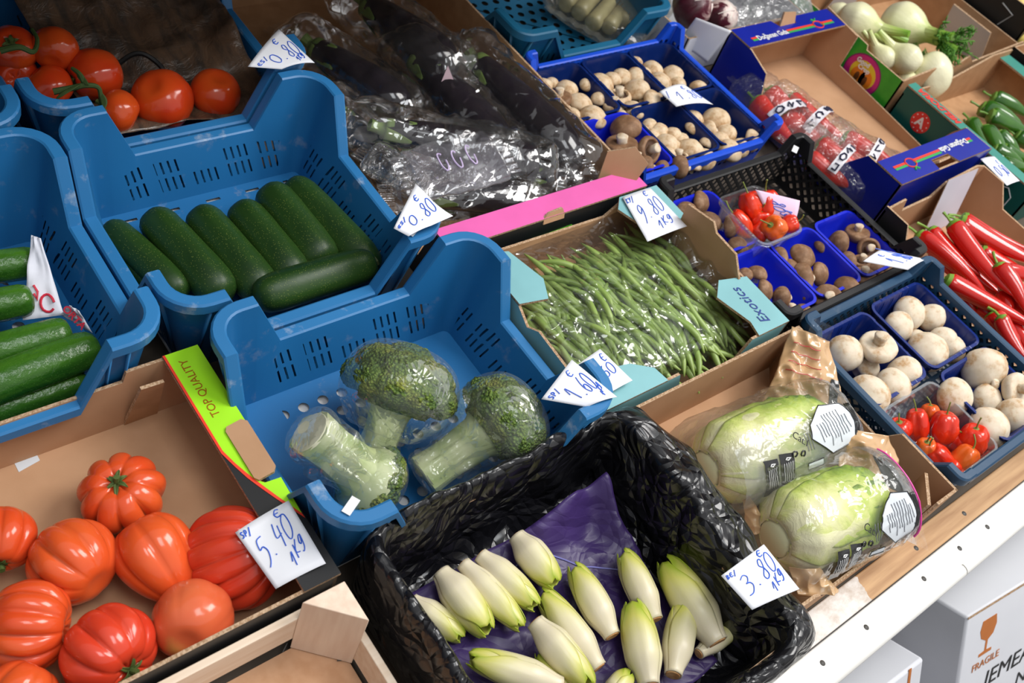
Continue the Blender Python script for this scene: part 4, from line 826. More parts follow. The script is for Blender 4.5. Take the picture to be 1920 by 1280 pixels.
def heap(lst, w, kind, where, group, look, dw=.0):
    rng = random.Random(len(lst)*7+int(w*1000)); it = []
    for q in lst:
        x, y, r = q[:3]; o = q[3] if len(q) > 3 else 'u'; k = q[4] if len(q) > 4 else kind; it.append(mushroom(x, y, r, w+(q[5] if len(q) > 5 else 0)+rng.uniform(0, dw), k, o, rng))
    for r, _ in it: r['group'] = group
    labels_by_rank(it, look+', %s '+where)
NAVY = plastic('navy_punnet', (.006, .022, .17), rough=.25, dirt=.02); NAVY2 = plastic('dark_navy_punnet', (.004, .018, .12), rough=.22, dirt=.02); RBLUE = plastic('royal_punnet', (.010, .022, .60), rough=.25, dirt=.02)
CLEARP = film('clear_tub', tint=(.93, .95, .97), k=1.3, bmp=.08, rough=.06, haze=.05)
g = 'punnets of big white mushrooms'
for lb, a in (('dark blue punnet of white mushrooms at back left of the front navy crate', (1.457, 1.637, .256, .428)), ('dark blue punnet of white mushrooms at the back right of the front navy crate', (1.652, 1.832, .258, .432)), ('dark blue punnet of white mushrooms at the front right of the front navy crate', (1.650, 1.832, .078, .248))):
    punnet(lb, *a, .075, NAVY, .012, g)
punnet('clear tub of small red peppers at the front left of the navy crate', 1.458, 1.640, .078, .248, .07, CLEARP, .012, None, 'clear_tub', 'tub')
PX = lambda l, ox, oy, s: [(ox+q[0]/s, oy+q[1]/s, q[2]/s)+tuple(q[3:]) for q in l]
heap(PX([(280, 478, 118, 't'), (415, 560, 95, 'u', 'w', -.025), (490, 430, 122, 'S' if 0 else 'n')], 1500, 520, 3.37)[:2]+PX([(655, 610, 118, 't', 'w', -.005), (585, 690, 118, 't'), (425, 748, 140, 't')], 1500, 520, 3.37), .072, 'w', 'in the back left dark blue punnet', g, 'big white closed mushroom')
def stemup(lb, px, py, rp, w, kind, grp, ax):
    p = P(px, py, w); r = thing('mushroom', lb, 'mushroom', p, frame(ax, (1, .2, 0)), grp, rp*MPP(p)); inst(MU[(kind, 1)][0], 'cap', r); inst(MU[(kind, 1)][1], 'stem', r)
stemup('large white mushroom with its stem pointing up, back left punnet of the navy crate', 1646, 650, 36, .095, 'w', g, -TO*.75+DOWN*.75)
stemup('white mushroom at the right edge showing its cut stem, front right punnet', 1904, 728, 30, .095, 'w', g, -TO*.9-RIGHT*.5)
heap(PX([(690, 225, 108, 't', 'w', -.012), (620, 315, 105, 't'), (830, 255, 88, 't', 'w', -.01), (900, 400, 92, 't', 'w', -.012), (945, 455, 95, 't', 'w', -.02), (805, 470, 132, 't'), (740, 380, 60, 'u', 'w', -.03)], 1500, 520, 3.37), .072, 'w', 'in the back right dark blue punnet', g, 'big white closed mushroom')
heap(PX([(1165, 580, 138, 't', 'w', .01), (978, 755, 125, 't'), (1180, 770, 100, 't', 'w', -.012), (1195, 950, 132, 't'), (1352, 875, 122, 't', 'w', -.005), (1225, 672, 45, 'l', 'w', .01)], 1500, 520, 3.37), .072, 'w', 'in the front right dark blue punnet', g, 'big white closed mushroom')
g = 'blue punnets in the black crate'
for lb, a in (('royal blue punnet of brown mushrooms at the back left of the black crate', (1.425, 1.568, .658, .815)), ('royal blue punnet of brown mushrooms at the front left of the black crate', (1.425, 1.568, .488, .648)), ('royal blue punnet of brown mushrooms at the middle front of the black crate', (1.573, 1.715, .488, .648)),
              ('royal blue punnet of brown mushrooms at the front right of the black crate', (1.720, 1.858, .488, .648))): punnet(lb, *a, .07, RBLUE, .012, g, ribbed=False)
g = 'brown mushrooms in the black crate'; B5 = lambda l: PX(l, 1240, 330, 3.84)
heap(B5([(275, 195, 88, 'l'), (180, 265, 88, 'u'), (340, 335, 98, 'u'), (490, 365, 82, 'l', 'b', .01), (280, 395, 72, 'u'), (550, 515, 82, 'u')]), .068, 'b', 'in the back left royal blue punnet', g, 'brown mushroom')
heap(B5([(690, 705, 74, 'u'), (600, 712, 60, 'u'), (735, 830, 92, 'l'), (868, 875, 82, 'r'), (930, 975, 76, 'k'), (1012, 975, 68, 'u')]), .066, 'b', 'in the front left royal blue punnet', g, 'brown mushroom')
heap(B5([(845, 592, 86, 'r'), (1015, 578, 100, 'u', 'b', .012), (922, 658, 72, 'u'), (1005, 735, 112, 'r'), (1130, 705, 90, 'l'), (1200, 880, 106, 's', 'b', .006), (1340, 805, 98, 'u', 'b', .006), (1068, 862, 60, 'u')]), .066, 'b', 'in the middle royal blue punnet', g, 'brown mushroom')
heap(B5([(1160, 505, 64, 'u'), (1275, 482, 92, 'r', 'b', .01), (1410, 412, 92, 'k'), (1490, 522, 84, 's'), (1340, 622, 82, 'r'), (1440, 620, 74, 'k'), (1452, 722, 92, 'k'), (1535, 655, 80, 'u'), (1620, 680, 74, 'u'), (1590, 735, 62, 'u')]), .066, 'b', 'in the right royal blue punnet', g, 'brown mushroom')
g = 'punnets of small mushrooms'
for lb, a, m_ in (('navy punnet at the back left of the bright blue crate', (1.408, 1.552, 1.082, 1.25), NAVY2), ('navy punnet at the back middle of the bright blue crate', (1.556, 1.700, 1.082, 1.25), NAVY2), ('navy punnet at the back right of the bright blue crate, beside the price card', (1.704, 1.850, 1.082, 1.25), NAVY2),
                  ('bright blue punnet at the front left of the bright blue crate, brown mushrooms inside', (1.408, 1.552, .905, 1.076), RBLUE), ('navy punnet at the front middle of the bright blue crate', (1.556, 1.700, .905, 1.076), NAVY2), ('navy punnet at the front right of the bright blue crate', (1.704, 1.850, .905, 1.076), NAVY2)): punnet(lb, *a, .07, m_, .012, g, ribbed=False)
g = 'small mushrooms in the bright blue crate'; C7 = lambda l: PX(l, 960, 60, 3.69)
heap(C7([(210, 378, 70), (280, 355, 48), (375, 398, 80), (325, 462, 90, 'k', 'b', .008), (470, 495, 92), (560, 592, 102, 'u', 'c', .006), (408, 585, 72), (482, 652, 56), (370, 540, 50)]), .062, 'c', 'in the back left navy punnet', g, 'small cream mushroom')
heap(C7([(515, 365, 52), (610, 372, 98), (690, 332, 70), (760, 312, 70), (862, 312, 74), (862, 402, 96, 'u', 'c', .008), (742, 452, 88, 'k'), (705, 515, 78, 'k'), (838, 542, 82), (958, 485, 86, 'l', 'c', .006), (1022, 468, 60), (600, 462, 55), (680, 440, 50), (760, 575, 40)]), .062, 'c', 'in the back middle navy punnet', g, 'small cream mushroom')
heap(C7([(850, 212, 56, 'd'), (970, 262, 76), (912, 292, 58), (1020, 348, 88), (1108, 298, 80), (1150, 358, 62), (1292, 388, 68)]), .062, 'c', 'in the back right navy punnet', g, 'small cream mushroom')
heap(C7([(1258, 602, 74), (1415, 605, 104), (1358, 682, 72, 'r'), (1482, 702, 74), (1440, 755, 78), (1350, 772, 56), (1500, 822, 98), (1572, 805, 72), (1655, 752, 82, 'l'), (1245, 668, 56), (1290, 690, 44)]), .062, 'c', 'in the front right navy punnet', g, 'small cream mushroom')
heap(C7([(955, 652, 60), (1020, 688, 68), (1112, 712, 68), (1172, 748, 60), (910, 695, 52), (1058, 782, 96), (972, 722, 58), (1230, 812, 94, 'u', 'c', .004), (1130, 795, 52, 'l'), (1080, 852, 70), (1150, 872, 74, 'k'), (1330, 882, 84), (1252, 922, 62), (1190, 905, 50)]), .062, 'c', 'in the front middle navy punnet', g, 'small cream mushroom')
heap(C7([(788, 670, 112, 'u', 'b', .012), (757, 795, 122, 'k', 'b', .01), (945, 818, 100, 'x', 'b', .02), (872, 882, 62, 'k', 'c', .012), (918, 945, 92, 'r'), (1040, 955, 70, 'r'), (1160, 935, 84, 'r', 'b', .01), (770, 905, 56)]), .064, 'b', 'in the bright blue front punnet', g, 'larger brown mushroom')
# ---------------------------------------------------------------- green beans
BEAN = mat('bean_skin', (.19, .31, .06), (.33, .43, .12), sc=12, rough=.4, stretch=(1, 1, .2), bmp=.1, bsc=80)
BTIP = mat('bean_tip', (.20, .27, .06), rough=.6)
def bean_mesh(v):
    rng = random.Random(v); L = rng.uniform(.115, .15); bd = rng.uniform(-.13, .13); K = 14; mb = MB()
    path = [Vector((bd*L*4*t*(1-t)+.002*math.sin(t*9+v), .04*L*math.sin(t*5+v), L*(t-.5))) for t in (i/K for i in range(K+1))]
    mb.tube(path, [.0056*min(1, (.25+3.5*i/K)) * min(1, .18+3.*(1-i/K)) for i in range(K+1)], 8); return mb.mesh('body', BEAN, None)
BM = [bean_mesh(v) for v in range(8)]
rng = random.Random(4); nb = 0; bu0, bu1, bv0, bv1 = .985, 1.370, .475, .775
def bean_R(): 
    a = rng.gauss(1.62, .26) if rng.random() < .9 else rng.uniform(0, PI); return frame((math.cos(a), math.sin(a), rng.uniform(-.06, .06)), (0, rng.uniform(-1, 1), 1))
def bean_h(x, y): return .040+.052*math.sin(PI*max(0, min(1, (x-bu0+.04)/(bu1-bu0+.08))))**.5*math.sin(PI*max(0, min(1, (y-bv0+.06)/(bv1-bv0+.12))))**.5
while nb < 300:
    x, y = rng.uniform(bu0, bu1), rng.uniform(bv0+.035, bv1-.03); z = bean_h(x, y)-rng.uniform(0, .022)
    if nb > 285: z = bean_h(x, y)+.006
    b = inst(BM[nb % 8], 'green_bean', None, (x, y, z), bean_R()); tag(b, 'slim green bean in the clear bag in the pale teal box', 'green bean', 'green beans in the clear bag'); nb += 1
mb = MB()
for k in range(240):
    x, y = rng.uniform(bu0, bu1), rng.uniform(bv0+.05, bv1-.05); z = bean_h(x, y)-rng.uniform(.018, .045); R = bean_R(); me = BM[k % 8]; V = [T((x, y, z)) @ R @ v.co for v in me.vertices]; mb.add(V, [tuple(p.vertices) for p in me.polygons])
tag(mb.build('green_beans', BEAN, None, None), 'the deeper layer of green beans under the clear bag', 'green beans', None, 'stuff')
M_bean_film = film('bean_bag_film', k=1.8, bmp=.9, bsc=20, rough=.06, haze=.03, cap=.6)
bg = thing('plastic_bag', 'clear bag with bright creases lying over the green beans', 'plastic bag', (1.17, .63, 0))
def bf(s, t):
    x, y = lerp(.958, 1.392, s), lerp(.466, .825, t); e = min(s, 1-s, t*1.0)*9; z = bean_h(x, y)+.013 + .007*ridge((x, y, 0), 11, 2)+.0035*ridge((x*1.3, y*.6, 0), 30, 5)
    if t > .72: z = lerp(z, .085+.02*ns((x*9, y*9, 0), 1), ss(.72, .9, t))
    if s > .86: z = lerp(z, .105+.012*ridge((x, y, 0), 22, 3), ss(.86, .96, s))
    if t < .09: z = lerp(.05, z, t/.09)
    if s < .05: z = lerp(.07, z, s/.05)
    return Vector((x-1.17+.004*ns((x*30, y*30, 3), 1), y-.63, max(z, .03)))
mb = MB(); mb.grid(bf, 110, 90); mb.build('film', M_bean_film, bg, None)

# ---------------------------------------------------------------- clear bags round long things
def bag(label, A, B, ra, rb, seed, m=None, n=44, K=60, flat=1.0, end=.10, group=None, wr=.10, floor=.006, seam=True, sub=False):
    A, B = Vector(A), Vector(B); d = B-A; L = d.length; zx = d.normalized(); side = Vector((0, 0, 1)).cross(zx).normalized(); up = zx.cross(side); root = thing('plastic_bag', label, 'plastic bag', (A+B)/2, None, group); C = (A+B)/2
    def sf(t, a, off=0):
        e = min(1, min(t, 1-t)/end); e = math.sqrt(max(0, 1-(1-e)**2)); w = ra*(1.0+.05*ns((t*4, seed, 0), 1)); hh = rb*flat*max(.03, e)
        p = A+d*t+side*(math.cos(a)*w*(.80+.20*e))+up*(math.sin(a)*hh); q = Vector((math.cos(a)*2.2, math.sin(a)*2.2, t*L*16))
        r_ = wr*(ridge(q*.5+Vector((0, 0, t*3)), 1.1, seed)*.55+ridge(q, 1.6, seed+3)*.35+.2*ridge(Vector((a*5, t*5, 0)), 1.7, seed)); p += (side*math.cos(a)+up*math.sin(a))*(r_*min(ra, rb)*(.35+.65*e)+off)
        if p.z < floor: p.z = floor+.002*ns(p, 30, 1)
        return p-C
    mb = MB(); mb.loft([[sf(j/K, 2*PI*i/n) for i in range(n)] for j in range(K+1)], True, True, True); mb.build('film', m or M_clear, root, None)
    if seam:
        for t in (0, 1):
            mb = MB(); mb.grid(lambda s, q: (A+d*(t+(q*.022/L if t else -q*.022/L))+side*(ra*.84*(2*s-1))+up*(.003*math.sin(s*40)))-C, 30, 3); mb.build('sealed_end', m or M_clear, root, None)
    return root, sf, C
M_aub = film('aubergine_film', k=2.4, bmp=1.0, bsc=9, rough=.07, haze=.02, cap=.65)
AUB = mat('aubergine_skin', (.006, .004, .008), (.012, .007, .014), sc=6, rough=.12, spec=.6, coat=.3); CAL = mat('aubergine_calyx', (.10, .17, .03), (.17, .24, .05), sc=30, rough=.6)
def aubergine(label, a, b, rp, w, wb=None):
    A, B = P(*a, w), P(*b, wb or w); d = B-A; L = d.length; r = rp*MPP(A); root = longveg('aubergine', label, 'aubergine', A, B, r, AUB, [(0, .30), (.02, .5), (.06, .62), (.18, .70), (.35, .80), (.55, .94), (.72, 1), (.85, .94), (.93, .74), (.98, .45), (1, .15)], n=26, group='bagged aubergines', bend=.02, bdir=(0, 0, 1))
    for k in range(5):
        an = 2*PI*k/5; mb = MB(); lo = random.uniform(.20, .32)
        mb.grid(lambda s, t: Vector((math.cos(an+(s-.5)*1.3*(1-t*.9)), math.sin(an+(s-.5)*1.3*(1-t*.9)), 0))*(r*lerp(.50, .76, t)+.0015)+Vector((0, 0, L*(-.005+lo*t))), 6, 8); solid(mb.build('calyx_lobe', CAL, root), .0012)
    mb = MB(); mb.tube([(0, 0, .004), (.002, 0, -.015), (.006, .002, -.03)], [r*.42, r*.26, r*.3], 10); mb.build('stem', CAL, root); return root, A, B, r
for i, (lb, a, b, rp, w, wb, blb) in enumerate((
    ('aubergine nearest the mushroom crates, green calyx at its upper end', (893, 118), (1085, 318), 44, .085, .07, 'long clear bag round the aubergine nearest the mushroom crates'),
    ('aubergine in the second bag, left of the one nearest the mushroom crates', (782, 112), (950, 300), 44, .085, .07, 'clear bag with a strong white glint round the second aubergine'),
    ('aubergine furthest back in its box, dim in its bag', (690, 10), (850, 140), 44, .09, .09, 'crumpled clear bag furthest back among the aubergines'),
    ('aubergine against the box wall, to the right of the tomato crate', (590, 90), (765, 215), 40, .06, .055, 'clear bag with small black spots right of the tomato crate corner'),
    ('aubergine half hidden behind the courgette crate', (640, 215), (745, 330), 34, .05, .05, 'narrow clear bag sticking up behind the courgette crate'),
    ('aubergine with a yellow-green calyx, lying across the middle of the box', (722, 244), (960, 300), 40, .10, .09, 'clear bag with a sealed square end, lying across the middle'),
    ('plump aubergine end at the front right, above the pink flange', (880, 290), (1010, 318), 48, .085, .085, 'clear bag over the plump aubergine above the pink flange'),
    ('aubergine with green calyx and violet side, lowest in front by the 0.80 card', (810, 372), (985, 372), 34, .065, .06, 'clear bag lowest in front, touching the pink flange'),
    ('aubergine end poking towards the brown corner flap by the mushrooms', (985, 335), (1085, 325), 26, .07, .07, None))):
    root, A, B, r = aubergine(lb, a, b, rp, w, wb)
    if blb: d = (B-A).normalized(); bag(blb, A-d*.075, B+d*.035, r*1.32, r*1.16, i*2.3+1, K=64, n=48, wr=.20, end=.14, group='aubergine bags', m=M_aub)
A, B = P(770, 330, .105), P(935, 290, .135); fr_, sf, C = bag('flat empty clear bag with printed pale loops and welded edges, on top of the aubergines', A, B, .062, .012, 31, wr=.5, end=.05, K=50, group='aubergine bags', m=film('creased_film', k=2.4, bmp=1.0, bsc=12, rough=.08, haze=.16, hazec=(.75, .72, .82), cap=.75))
PL = mat('pale_print', (.62, .50, .74), rough=.5)
for k in range(3):
    mb = MB(); mb.tube([sf(.35+.16*k+.035*math.cos(q), PI/2+.35*math.sin(q), .002) for q in (2*PI*z/14 for z in range(13))], .0016, 5); mb.build('printed_loop', PL, fr_)
bag('small crumpled clear bag between the courgette crate and the 0.80 card', P(690, 290, .09), P(800, 350, .09), .030, .022, 41, wr=.4, K=40, group='aubergine bags', m=film('crumpled_film', k=2.4, bmp=1.0, bsc=24, rough=.08, haze=.05, cap=.75))
bag('crumpled clear bag corner by the brown cardboard flap, right end of the pink flange', P(1010, 345, .09), P(1105, 318, .085), .032, .022, 43, wr=.35, K=40, group='aubergine bags', m=M_aub)
STK = printed('pinkish_sticker', (.70, .50, .56))
for px, py, w in ((817, 100, .125), (838, 142, .125)):
    mb = MB(); mb.recalc = False; mb.panel([(-.012, -.014), (.014, -.010), (.002, .02)], P(px, py, w), RIGHT, -DOWN, .0004); tag(mb.build('sticker', [STK]*3), 'pale triangular sticker on an aubergine bag, %s of two' % ('upper' if py < 120 else 'lower'), 'sticker')

# ---------------------------------------------------------------- Chinese cabbages in printed bags
def cc_mat():
    m, nt, b, out = newmat('chinese_cabbage_leaf'); uv = nt.nodes.new('ShaderNodeUVMap'); sp = nt.nodes.new('ShaderNodeSeparateXYZ'); nt.links.new(uv.outputs[0], sp.inputs[0]); U = (X(nt, sp.outputs[0])-.5).abs(); V = X(nt, sp.outputs[1])
    f = V*.62+U*1.05+(X(nt, nz(nt, 20, 5, .65, dist=1.2))-.5)*.75+(X(nt, nz(nt, 70, 3))-.5)*.25
    nt.links.new(ramp(nt, f, [(.20, (.78, .75, .46)), (.44, (.70, .73, .26)), (.66, (.50, .62, .10)), (.86, (.30, .45, .04)), (1.0, (.10, .20, .02))]), b.inputs['Base Color']); b.inputs['Roughness'].default_value = .5
    bump(nt, b, nz(nt, 34, 5, .65, dist=1), .6, .006); return m
CCM = cc_mat()
def cabbage(label, A, B, r, seed):
    d = B-A; L = d.length; rng = random.Random(seed); root = thing('chinese_cabbage', label, 'Chinese cabbage', A, frame(d, TO), 'Chinese cabbages in bags')
    def pr(t): return lerp(.30, 1, ss(-.03, .17, t)**.6)*math.sqrt(max(.01, 1-max(0, (t-.55)/.50)**2.2))
    for k in range(9):
        a0 = [PI, 2.4, -2.4, 1.5, -1.6, .8, -.8, .1, -.3][k]+rng.uniform(-.2, .2); half = rng.uniform(.75, 1.0); lay = .84+.016*k+.02*(k in (0, 1, 2)); top = rng.uniform(.90, 1.0); t0 = .02*k/9; NU, NV = 26, 36; V = []; F = []; UV = []
        for j in range(NV+1):
            for i in range(NU+1):
                s_ = 2*i/NU-1; t = t0+(top-t0)*j/NV; hw = half*(.72+.28*ss(0, .4, t)); an = a0+s_*hw+.05*ns((s_*3, t*6, k), 1, seed); e = ss(.45, 1, abs(s_))*ss(.2, .7, t)+.7*ss(.8, 1, t)
                rr = r*pr(t)*lay*(1+.05*ns((an*2, t*5, k), 1, seed)+e*(.10*ns((an*9, t*16, k), 1, seed+k)+.02)+.03*math.exp(-(s_/.16)**2)*ss(.9, .2, t)); V.append((rr*math.cos(an), rr*math.sin(an), L*t))
        for j in range(NV):
            for i in range(NU): q = (j*(NU+1)+i, j*(NU+1)+i+1, (j+1)*(NU+1)+i+1, (j+1)*(NU+1)+i); F.append(q); UV.append([((x % (NU+1))/NU, (x//(NU+1))/NV) for x in q])
        mb = MB(); mb.recalc = False; mb.add(V, F, 0, UV); solid(mb.build('leaf', CCM, root, None), .0015, -1)
    mb = MB(); mb.lathe([(r*pr(t)*.82, L*t) for t in (0, .2, .5, .8, .97)], 24, cap0=True, cap1=True); mb.build('heart', mat('cabbage_heart', (.70, .70, .42), rough=.5), root, None)
    return root
CCF = film('printed_cabbage_film', k=1.3, bmp=.35, bsc=24, rough=.07, haze=.07, hazec=(.85, .88, .86)); GREYF = mat('frost_print', (.48, .49, .52), rough=.35)
TANP = mat('tan_print', (.55, .33, .16), (.62, .40, .21), sc=14, rough=.18, coat=.5, bmp=.5, bsc=20, bdist=.01); BLKF = mat('black_film_print', (.012, .012, .013), rough=.2, coat=.5); PNKL = printed('hot_pink_print', (.75, .05, .35)); LBL = mat('pale_label', (.66, .70, .74), rough=.3, coat=.4); TXT = printed('grey_text_print', (.20, .21, .24))
def cabbage_pack(label, blabel, a, b, ra, w, wb, seed, tail):
    A, B = P(*a, w), P(*b, wb); d = (B-A); L = d.length; dn = d.normalized(); r = ra*MPP(A)
    root = cabbage(label, A, B, r, seed)
    bg_, sf, C = bag(blabel, A-dn*.03, B+dn*.035, r*1.12, r*1.08, seed, m=CCF, n=64, K=70, wr=.07, end=.20, seam=False)
    def patch(name, m, t0, t1, a0, a1, off=.002, outline=None, nu=14, nv=14, sh=None):
        mb = MB(); mb.grid(lambda s, t: sf(lerp(t0, t1, t)+(sh(s, t) if sh else 0), lerp(a0, a1, s), off), nu, nv); return mb.build(name, m, bg_, None)
    return root, sf, C, bg_, patch, A, B, r, dn
def cab_print(sf, bg_, patch, aa, t_lab, flip):
    # aa: angle round the pack where the print faces the customer
    lab = [(-.50, -.02), (-.40, .10), (.02, .17), (.36, .12), (.42, -.03), (.02, -.15), (-.22, -.13)]; c0 = t_lab
    def q(x, y, off): return sf(c0+y, aa+x, off)
    def poly(name, pts, m, off):
        mb = MB(); n = 26; pts2 = []
        for i in range(len(pts)):
            p0, p1 = pts[i], pts[(i+1) % len(pts)]; pts2 += [(lerp(p0[0], p1[0], k/5), lerp(p0[1], p1[1], k/5)) for k in range(5)]
        cx, cy = sum(p[0] for p in pts)/len(pts), sum(p[1] for p in pts)/len(pts); N = len(pts2); V = []; F = []
        for ri in range(7):
            f = ri/6; V += [q(cx+(x-cx)*f, cy+(y-cy)*f, off) for x, y in pts2]
        for ri in range(6): F += [(ri*N+i, ri*N+(i+1) % N, (ri+1)*N+(i+1) % N, (ri+1)*N+i) for i in range(N)]
        mb.add(V, F); mb.build(name, m, bg_, None); return pts2
    def line(name, pts, m, r_, off): mb = MB(); mb.tube([q(x, y, off) for x, y in pts], r_, 5); mb.build(name, m, bg_, None)
    lp = poly('white_label', lab, LBL, .0022); line('label_outline', lp+[lp[0]], BLKF, .0011, .0026)
    for k in range(11):
        y = -.095+.019*k; w_ = .30 if 2 < k < 9 else .17; line('small_print', [(-.02-w_+2*w_*i/8*(.8 if k % 3 else 1), y+.002*i) for i in range(9)], TXT, .0005, .003)
    for k in range(4): line('dark_bar', [(-.36+.085*i, .145+.013*k-.02*abs(i-4)/4) for i in range(9)], BLKF, .0012, .0026)
    for y0 in (-.325, -.425):
        poly('black_label', [(.06, y0-.045), (.12, y0+.044), (.45, y0+.047), (.80, y0+.035), (.78, y0-.045), (.40, y0-.04)], BLKF, .0022)
        for j in range(5): line('small_print', [(.26+.05*i, y0-.022+.013*j) for i in range(8)], WHT, .0005, .003)
        line('label_symbol', [(.17, y0+.0), (.19, y0+.022), (.22, y0+.005), (.19, y0-.012), (.17, y0)], WHT, .0011, .003)
    for k in range(3): line('small_print', [(-.12+.055*i, -.150-.018*k) for i in range(7)], TXT, .0006, .0026)
    tax = RIGHT*.9+DOWN*.42; nr = (q(-.1, -.2, .01)-q(-.1, -.2, 0)).normalized(); tax = (tax-nr*tax.dot(nr)).normalized(); solidtext('cat_lettering', 'Cat.I', .017, BLKF, bg_, q(-.06, -.225, .005), tax, nr.cross(tax))
    for x, y in ((.16, -.275), (.20, -.225)): line('recycling_mark', [(x+.05*math.cos(z*PI/4), y+.014*math.sin(z*PI/4)) for z in range(8)], BLKF, .0016, .0026)
    wp = [(.42, -.20), (.55, -.20), (.55, -.10), (.42, -.10)]; poly('white_patch', wp, LBL, .0022); line('label_outline', wp+[wp[0]], BLKF, .0008, .0026)
r1 = cabbage_pack('Chinese cabbage in the bag further back in the brown box', 'printed clear bag with black labels round the back Chinese cabbage', (1318, 882), (1545, 792), 88, .062, .07, 51, 0)
cab_print(r1[1], r1[3], r1[4], PI*.66, .70, False)
r2 = cabbage_pack('Chinese cabbage in the front bag, overhanging the box front', 'printed clear bag with a grey crinkled top round the front Chinese cabbage', (1448, 1012), (1640, 928), 92, .066, .075, 57, 0)
cab_print(r2[1], r2[3], r2[4], PI*.66+.30, .72, False)
def tailpack(label, quad, m, seed, nm='bag_tail'):
    c = [P(*q) for q in quad]; o = sum(c, Vector())/4; r_ = thing('plastic_bag', label, 'plastic bag', o)
    def f(s, t): p = (c[3]*(1-s)+c[2]*s)*(1-t)+(c[0]*(1-s)+c[1]*s)*t; return p-o+TO*(.014*math.sin(PI*s)*1.2+.016*ridge(p, 16, seed)+.007*ridge(p, 40, seed+2))
    mb = MB(); mb.grid(f, 44, 44); solid(mb.build('tan_film', m, r_, None), .0005); return r_, f
def sub(f, root, name, m, s0, s1, t0, t1, off=.0025, curve=None):
    mb = MB(); mb.grid(lambda s, t: f(lerp(s0, s1, s)+(curve(t) if curve else 0), lerp(t0, t1, t))+TO*off, 10, 16); mb.build(name, m, root, None)
tr, tf = tailpack('crinkled tan printed bag end with black stripe and clear fringe, behind the back cabbage', [(1480, 612, .13), (1548, 640, .13), (1585, 790, .09), (1430, 750, .06)], TANP, 61)
sub(tf, tr, 'black_stripe', BLKF, .80, .94, .1, .5, curve=lambda t: .12*(t-.5)); 
for k in range(4): mb = MB(); mb.tube([tf(.12+.08*i, .45+.12*k+.01*math.sin(i*2))+TO*.003 for i in range(8)], .0007, 4); mb.build('red_crease_print', REDI, tr)
mb = MB(); mb.grid(lambda s, t: tf(.35+.6*s, .97)+(-DOWN)*(.028*t)+RIGHT*.01*t, 16, 6); mb.build('clear_fringe', M_clear, tr, None)
tr, tf = tailpack('crinkled tan printed bag end with a broad black patch, behind the front cabbage', [(1575, 800, .12), (1660, 815, .12), (1720, 975, .07), (1565, 900, .09)], TANP, 63)
sub(tf, tr, 'black_patch', BLKF, .55, .92, .28, .68, curve=lambda t: .1*(.5-t)); mb = MB(); mb.grid(lambda s, t: tf(.3+.7*s, .02)+DOWN*(.05*t)+RIGHT*.012*t, 16, 6); mb.build('clear_fringe', M_clear, tr, None)
tr, tf = tailpack('small tan printed bag corner hanging over the box front by the 3.80 card', [(1478, 1062, .07), (1530, 1058, .07), (1570, 1105, .035), (1490, 1112, .04)], TANP, 65)
tr, tf = tailpack('tan paper showing under the back cabbage beside the black bag', [(1385, 905, .05), (1420, 960, .05), (1440, 985, .03), (1395, 1000, .03)], TANP, 67)
c = r2[1]; mb = MB(); mb.tube([r2[1](.93, PI*q/20, .003) for q in range(0, 21)], .0018, 6); mb.build('pink_edge', PNKL, r2[3])
mb = MB(); mb.grid(lambda s, t: r2[1](.80+.19*t, PI*(-.05+1.05*s), .0018), 30, 10); mb.build('grey_band', film('grey_film', tint=(.8, .8, .83), k=1.5, bmp=.9, bsc=30, rough=.1, haze=.40, hazec=(.55, .56, .60)), r2[3], None)
mb = MB(); mb.grid(lambda s, t: r1[1](.86+.13*t, PI*(-.05+1.05*s), .0018), 30, 10); mb.build('grey_band', bpy.data.materials['grey_film'], r1[3], None)
mb = MB(); mb.grid(lambda s, t: r1[1](.12+.70*t, PI*(.56+.40*s), .0014), 20, 30); mb.build('frosted_side', film('frost_film', k=1.0, bmp=.4, bsc=30, rough=.1, haze=.28, hazec=(.62, .64, .66)), r1[3], None)

# ---------------------------------------------------------------- peppers
HAB = mat('habanero_skin', (.66, .020, .008), (.74, .05, .012), sc=10, rough=.16, spec=.6); HABO = mat('orange_habanero_skin', (.72, .09, .012), (.76, .16, .02), sc=10, rough=.18, spec=.6); PST = mat('pepper_stem', (.16, .20, .03), (.24, .26, .06), sc=40, rough=.6)
def habanero(label, px, py, rp, w, ax, seed, group, m=HAB, lng=1.0):
    p = P(px, py, w); r = rp*MPP(p); rng = random.Random(seed); root = thing('habanero', label, 'pepper', p, frame(ax, (rng.uniform(-1, 1), rng.uniform(-1, 1), .2)), group); mb = MB(); ll = 4; N = 40; loops = []
    for j in range(1, 24):
        th = PI*j/24; row = []
        for i in range(N):
            a = 2*PI*i/N; sh = abs(math.sin(a*ll/2+seed))**.7; rr = r*(math.sin(th)**.75)*(.80+.20*sh)*(1-.30*ss(.5, 1, th/PI))*(1+.07*ns((math.cos(a)*2, math.sin(a)*2, th*2), 1.4, seed)); row.append((rr*math.cos(a), rr*math.sin(a), r*1.15*lng*math.cos(th)-r*.22*math.exp(-(th/.35)**2)))
        loops.append(row)
    mb.loft(loops, True, True, True); mb.build('body', m, root, None)
    b = rng.uniform(-1, 1)*r*.7; mb = MB(); mb.tube(smooth([(0, 0, r*.85*lng), (0, 0, r*1.1*lng), (b*.3, b*.2, r*1.45*lng), (b, b*.5, r*1.75*lng)], 4), [.0034, .003, .0024, .0018, .0016, .0015, .0014, .0014, .0014, .0014, .0014, .0014, .0018], 7); mb.build('stem', PST, root)
    mb = MB(); mb.lathe([(.0005, r*.97*lng), (.005, r*.96*lng), (.0075, r*.90*lng)], 8); mb.build('calyx', PST, root)
gh = 'small red peppers in the front clear tub'
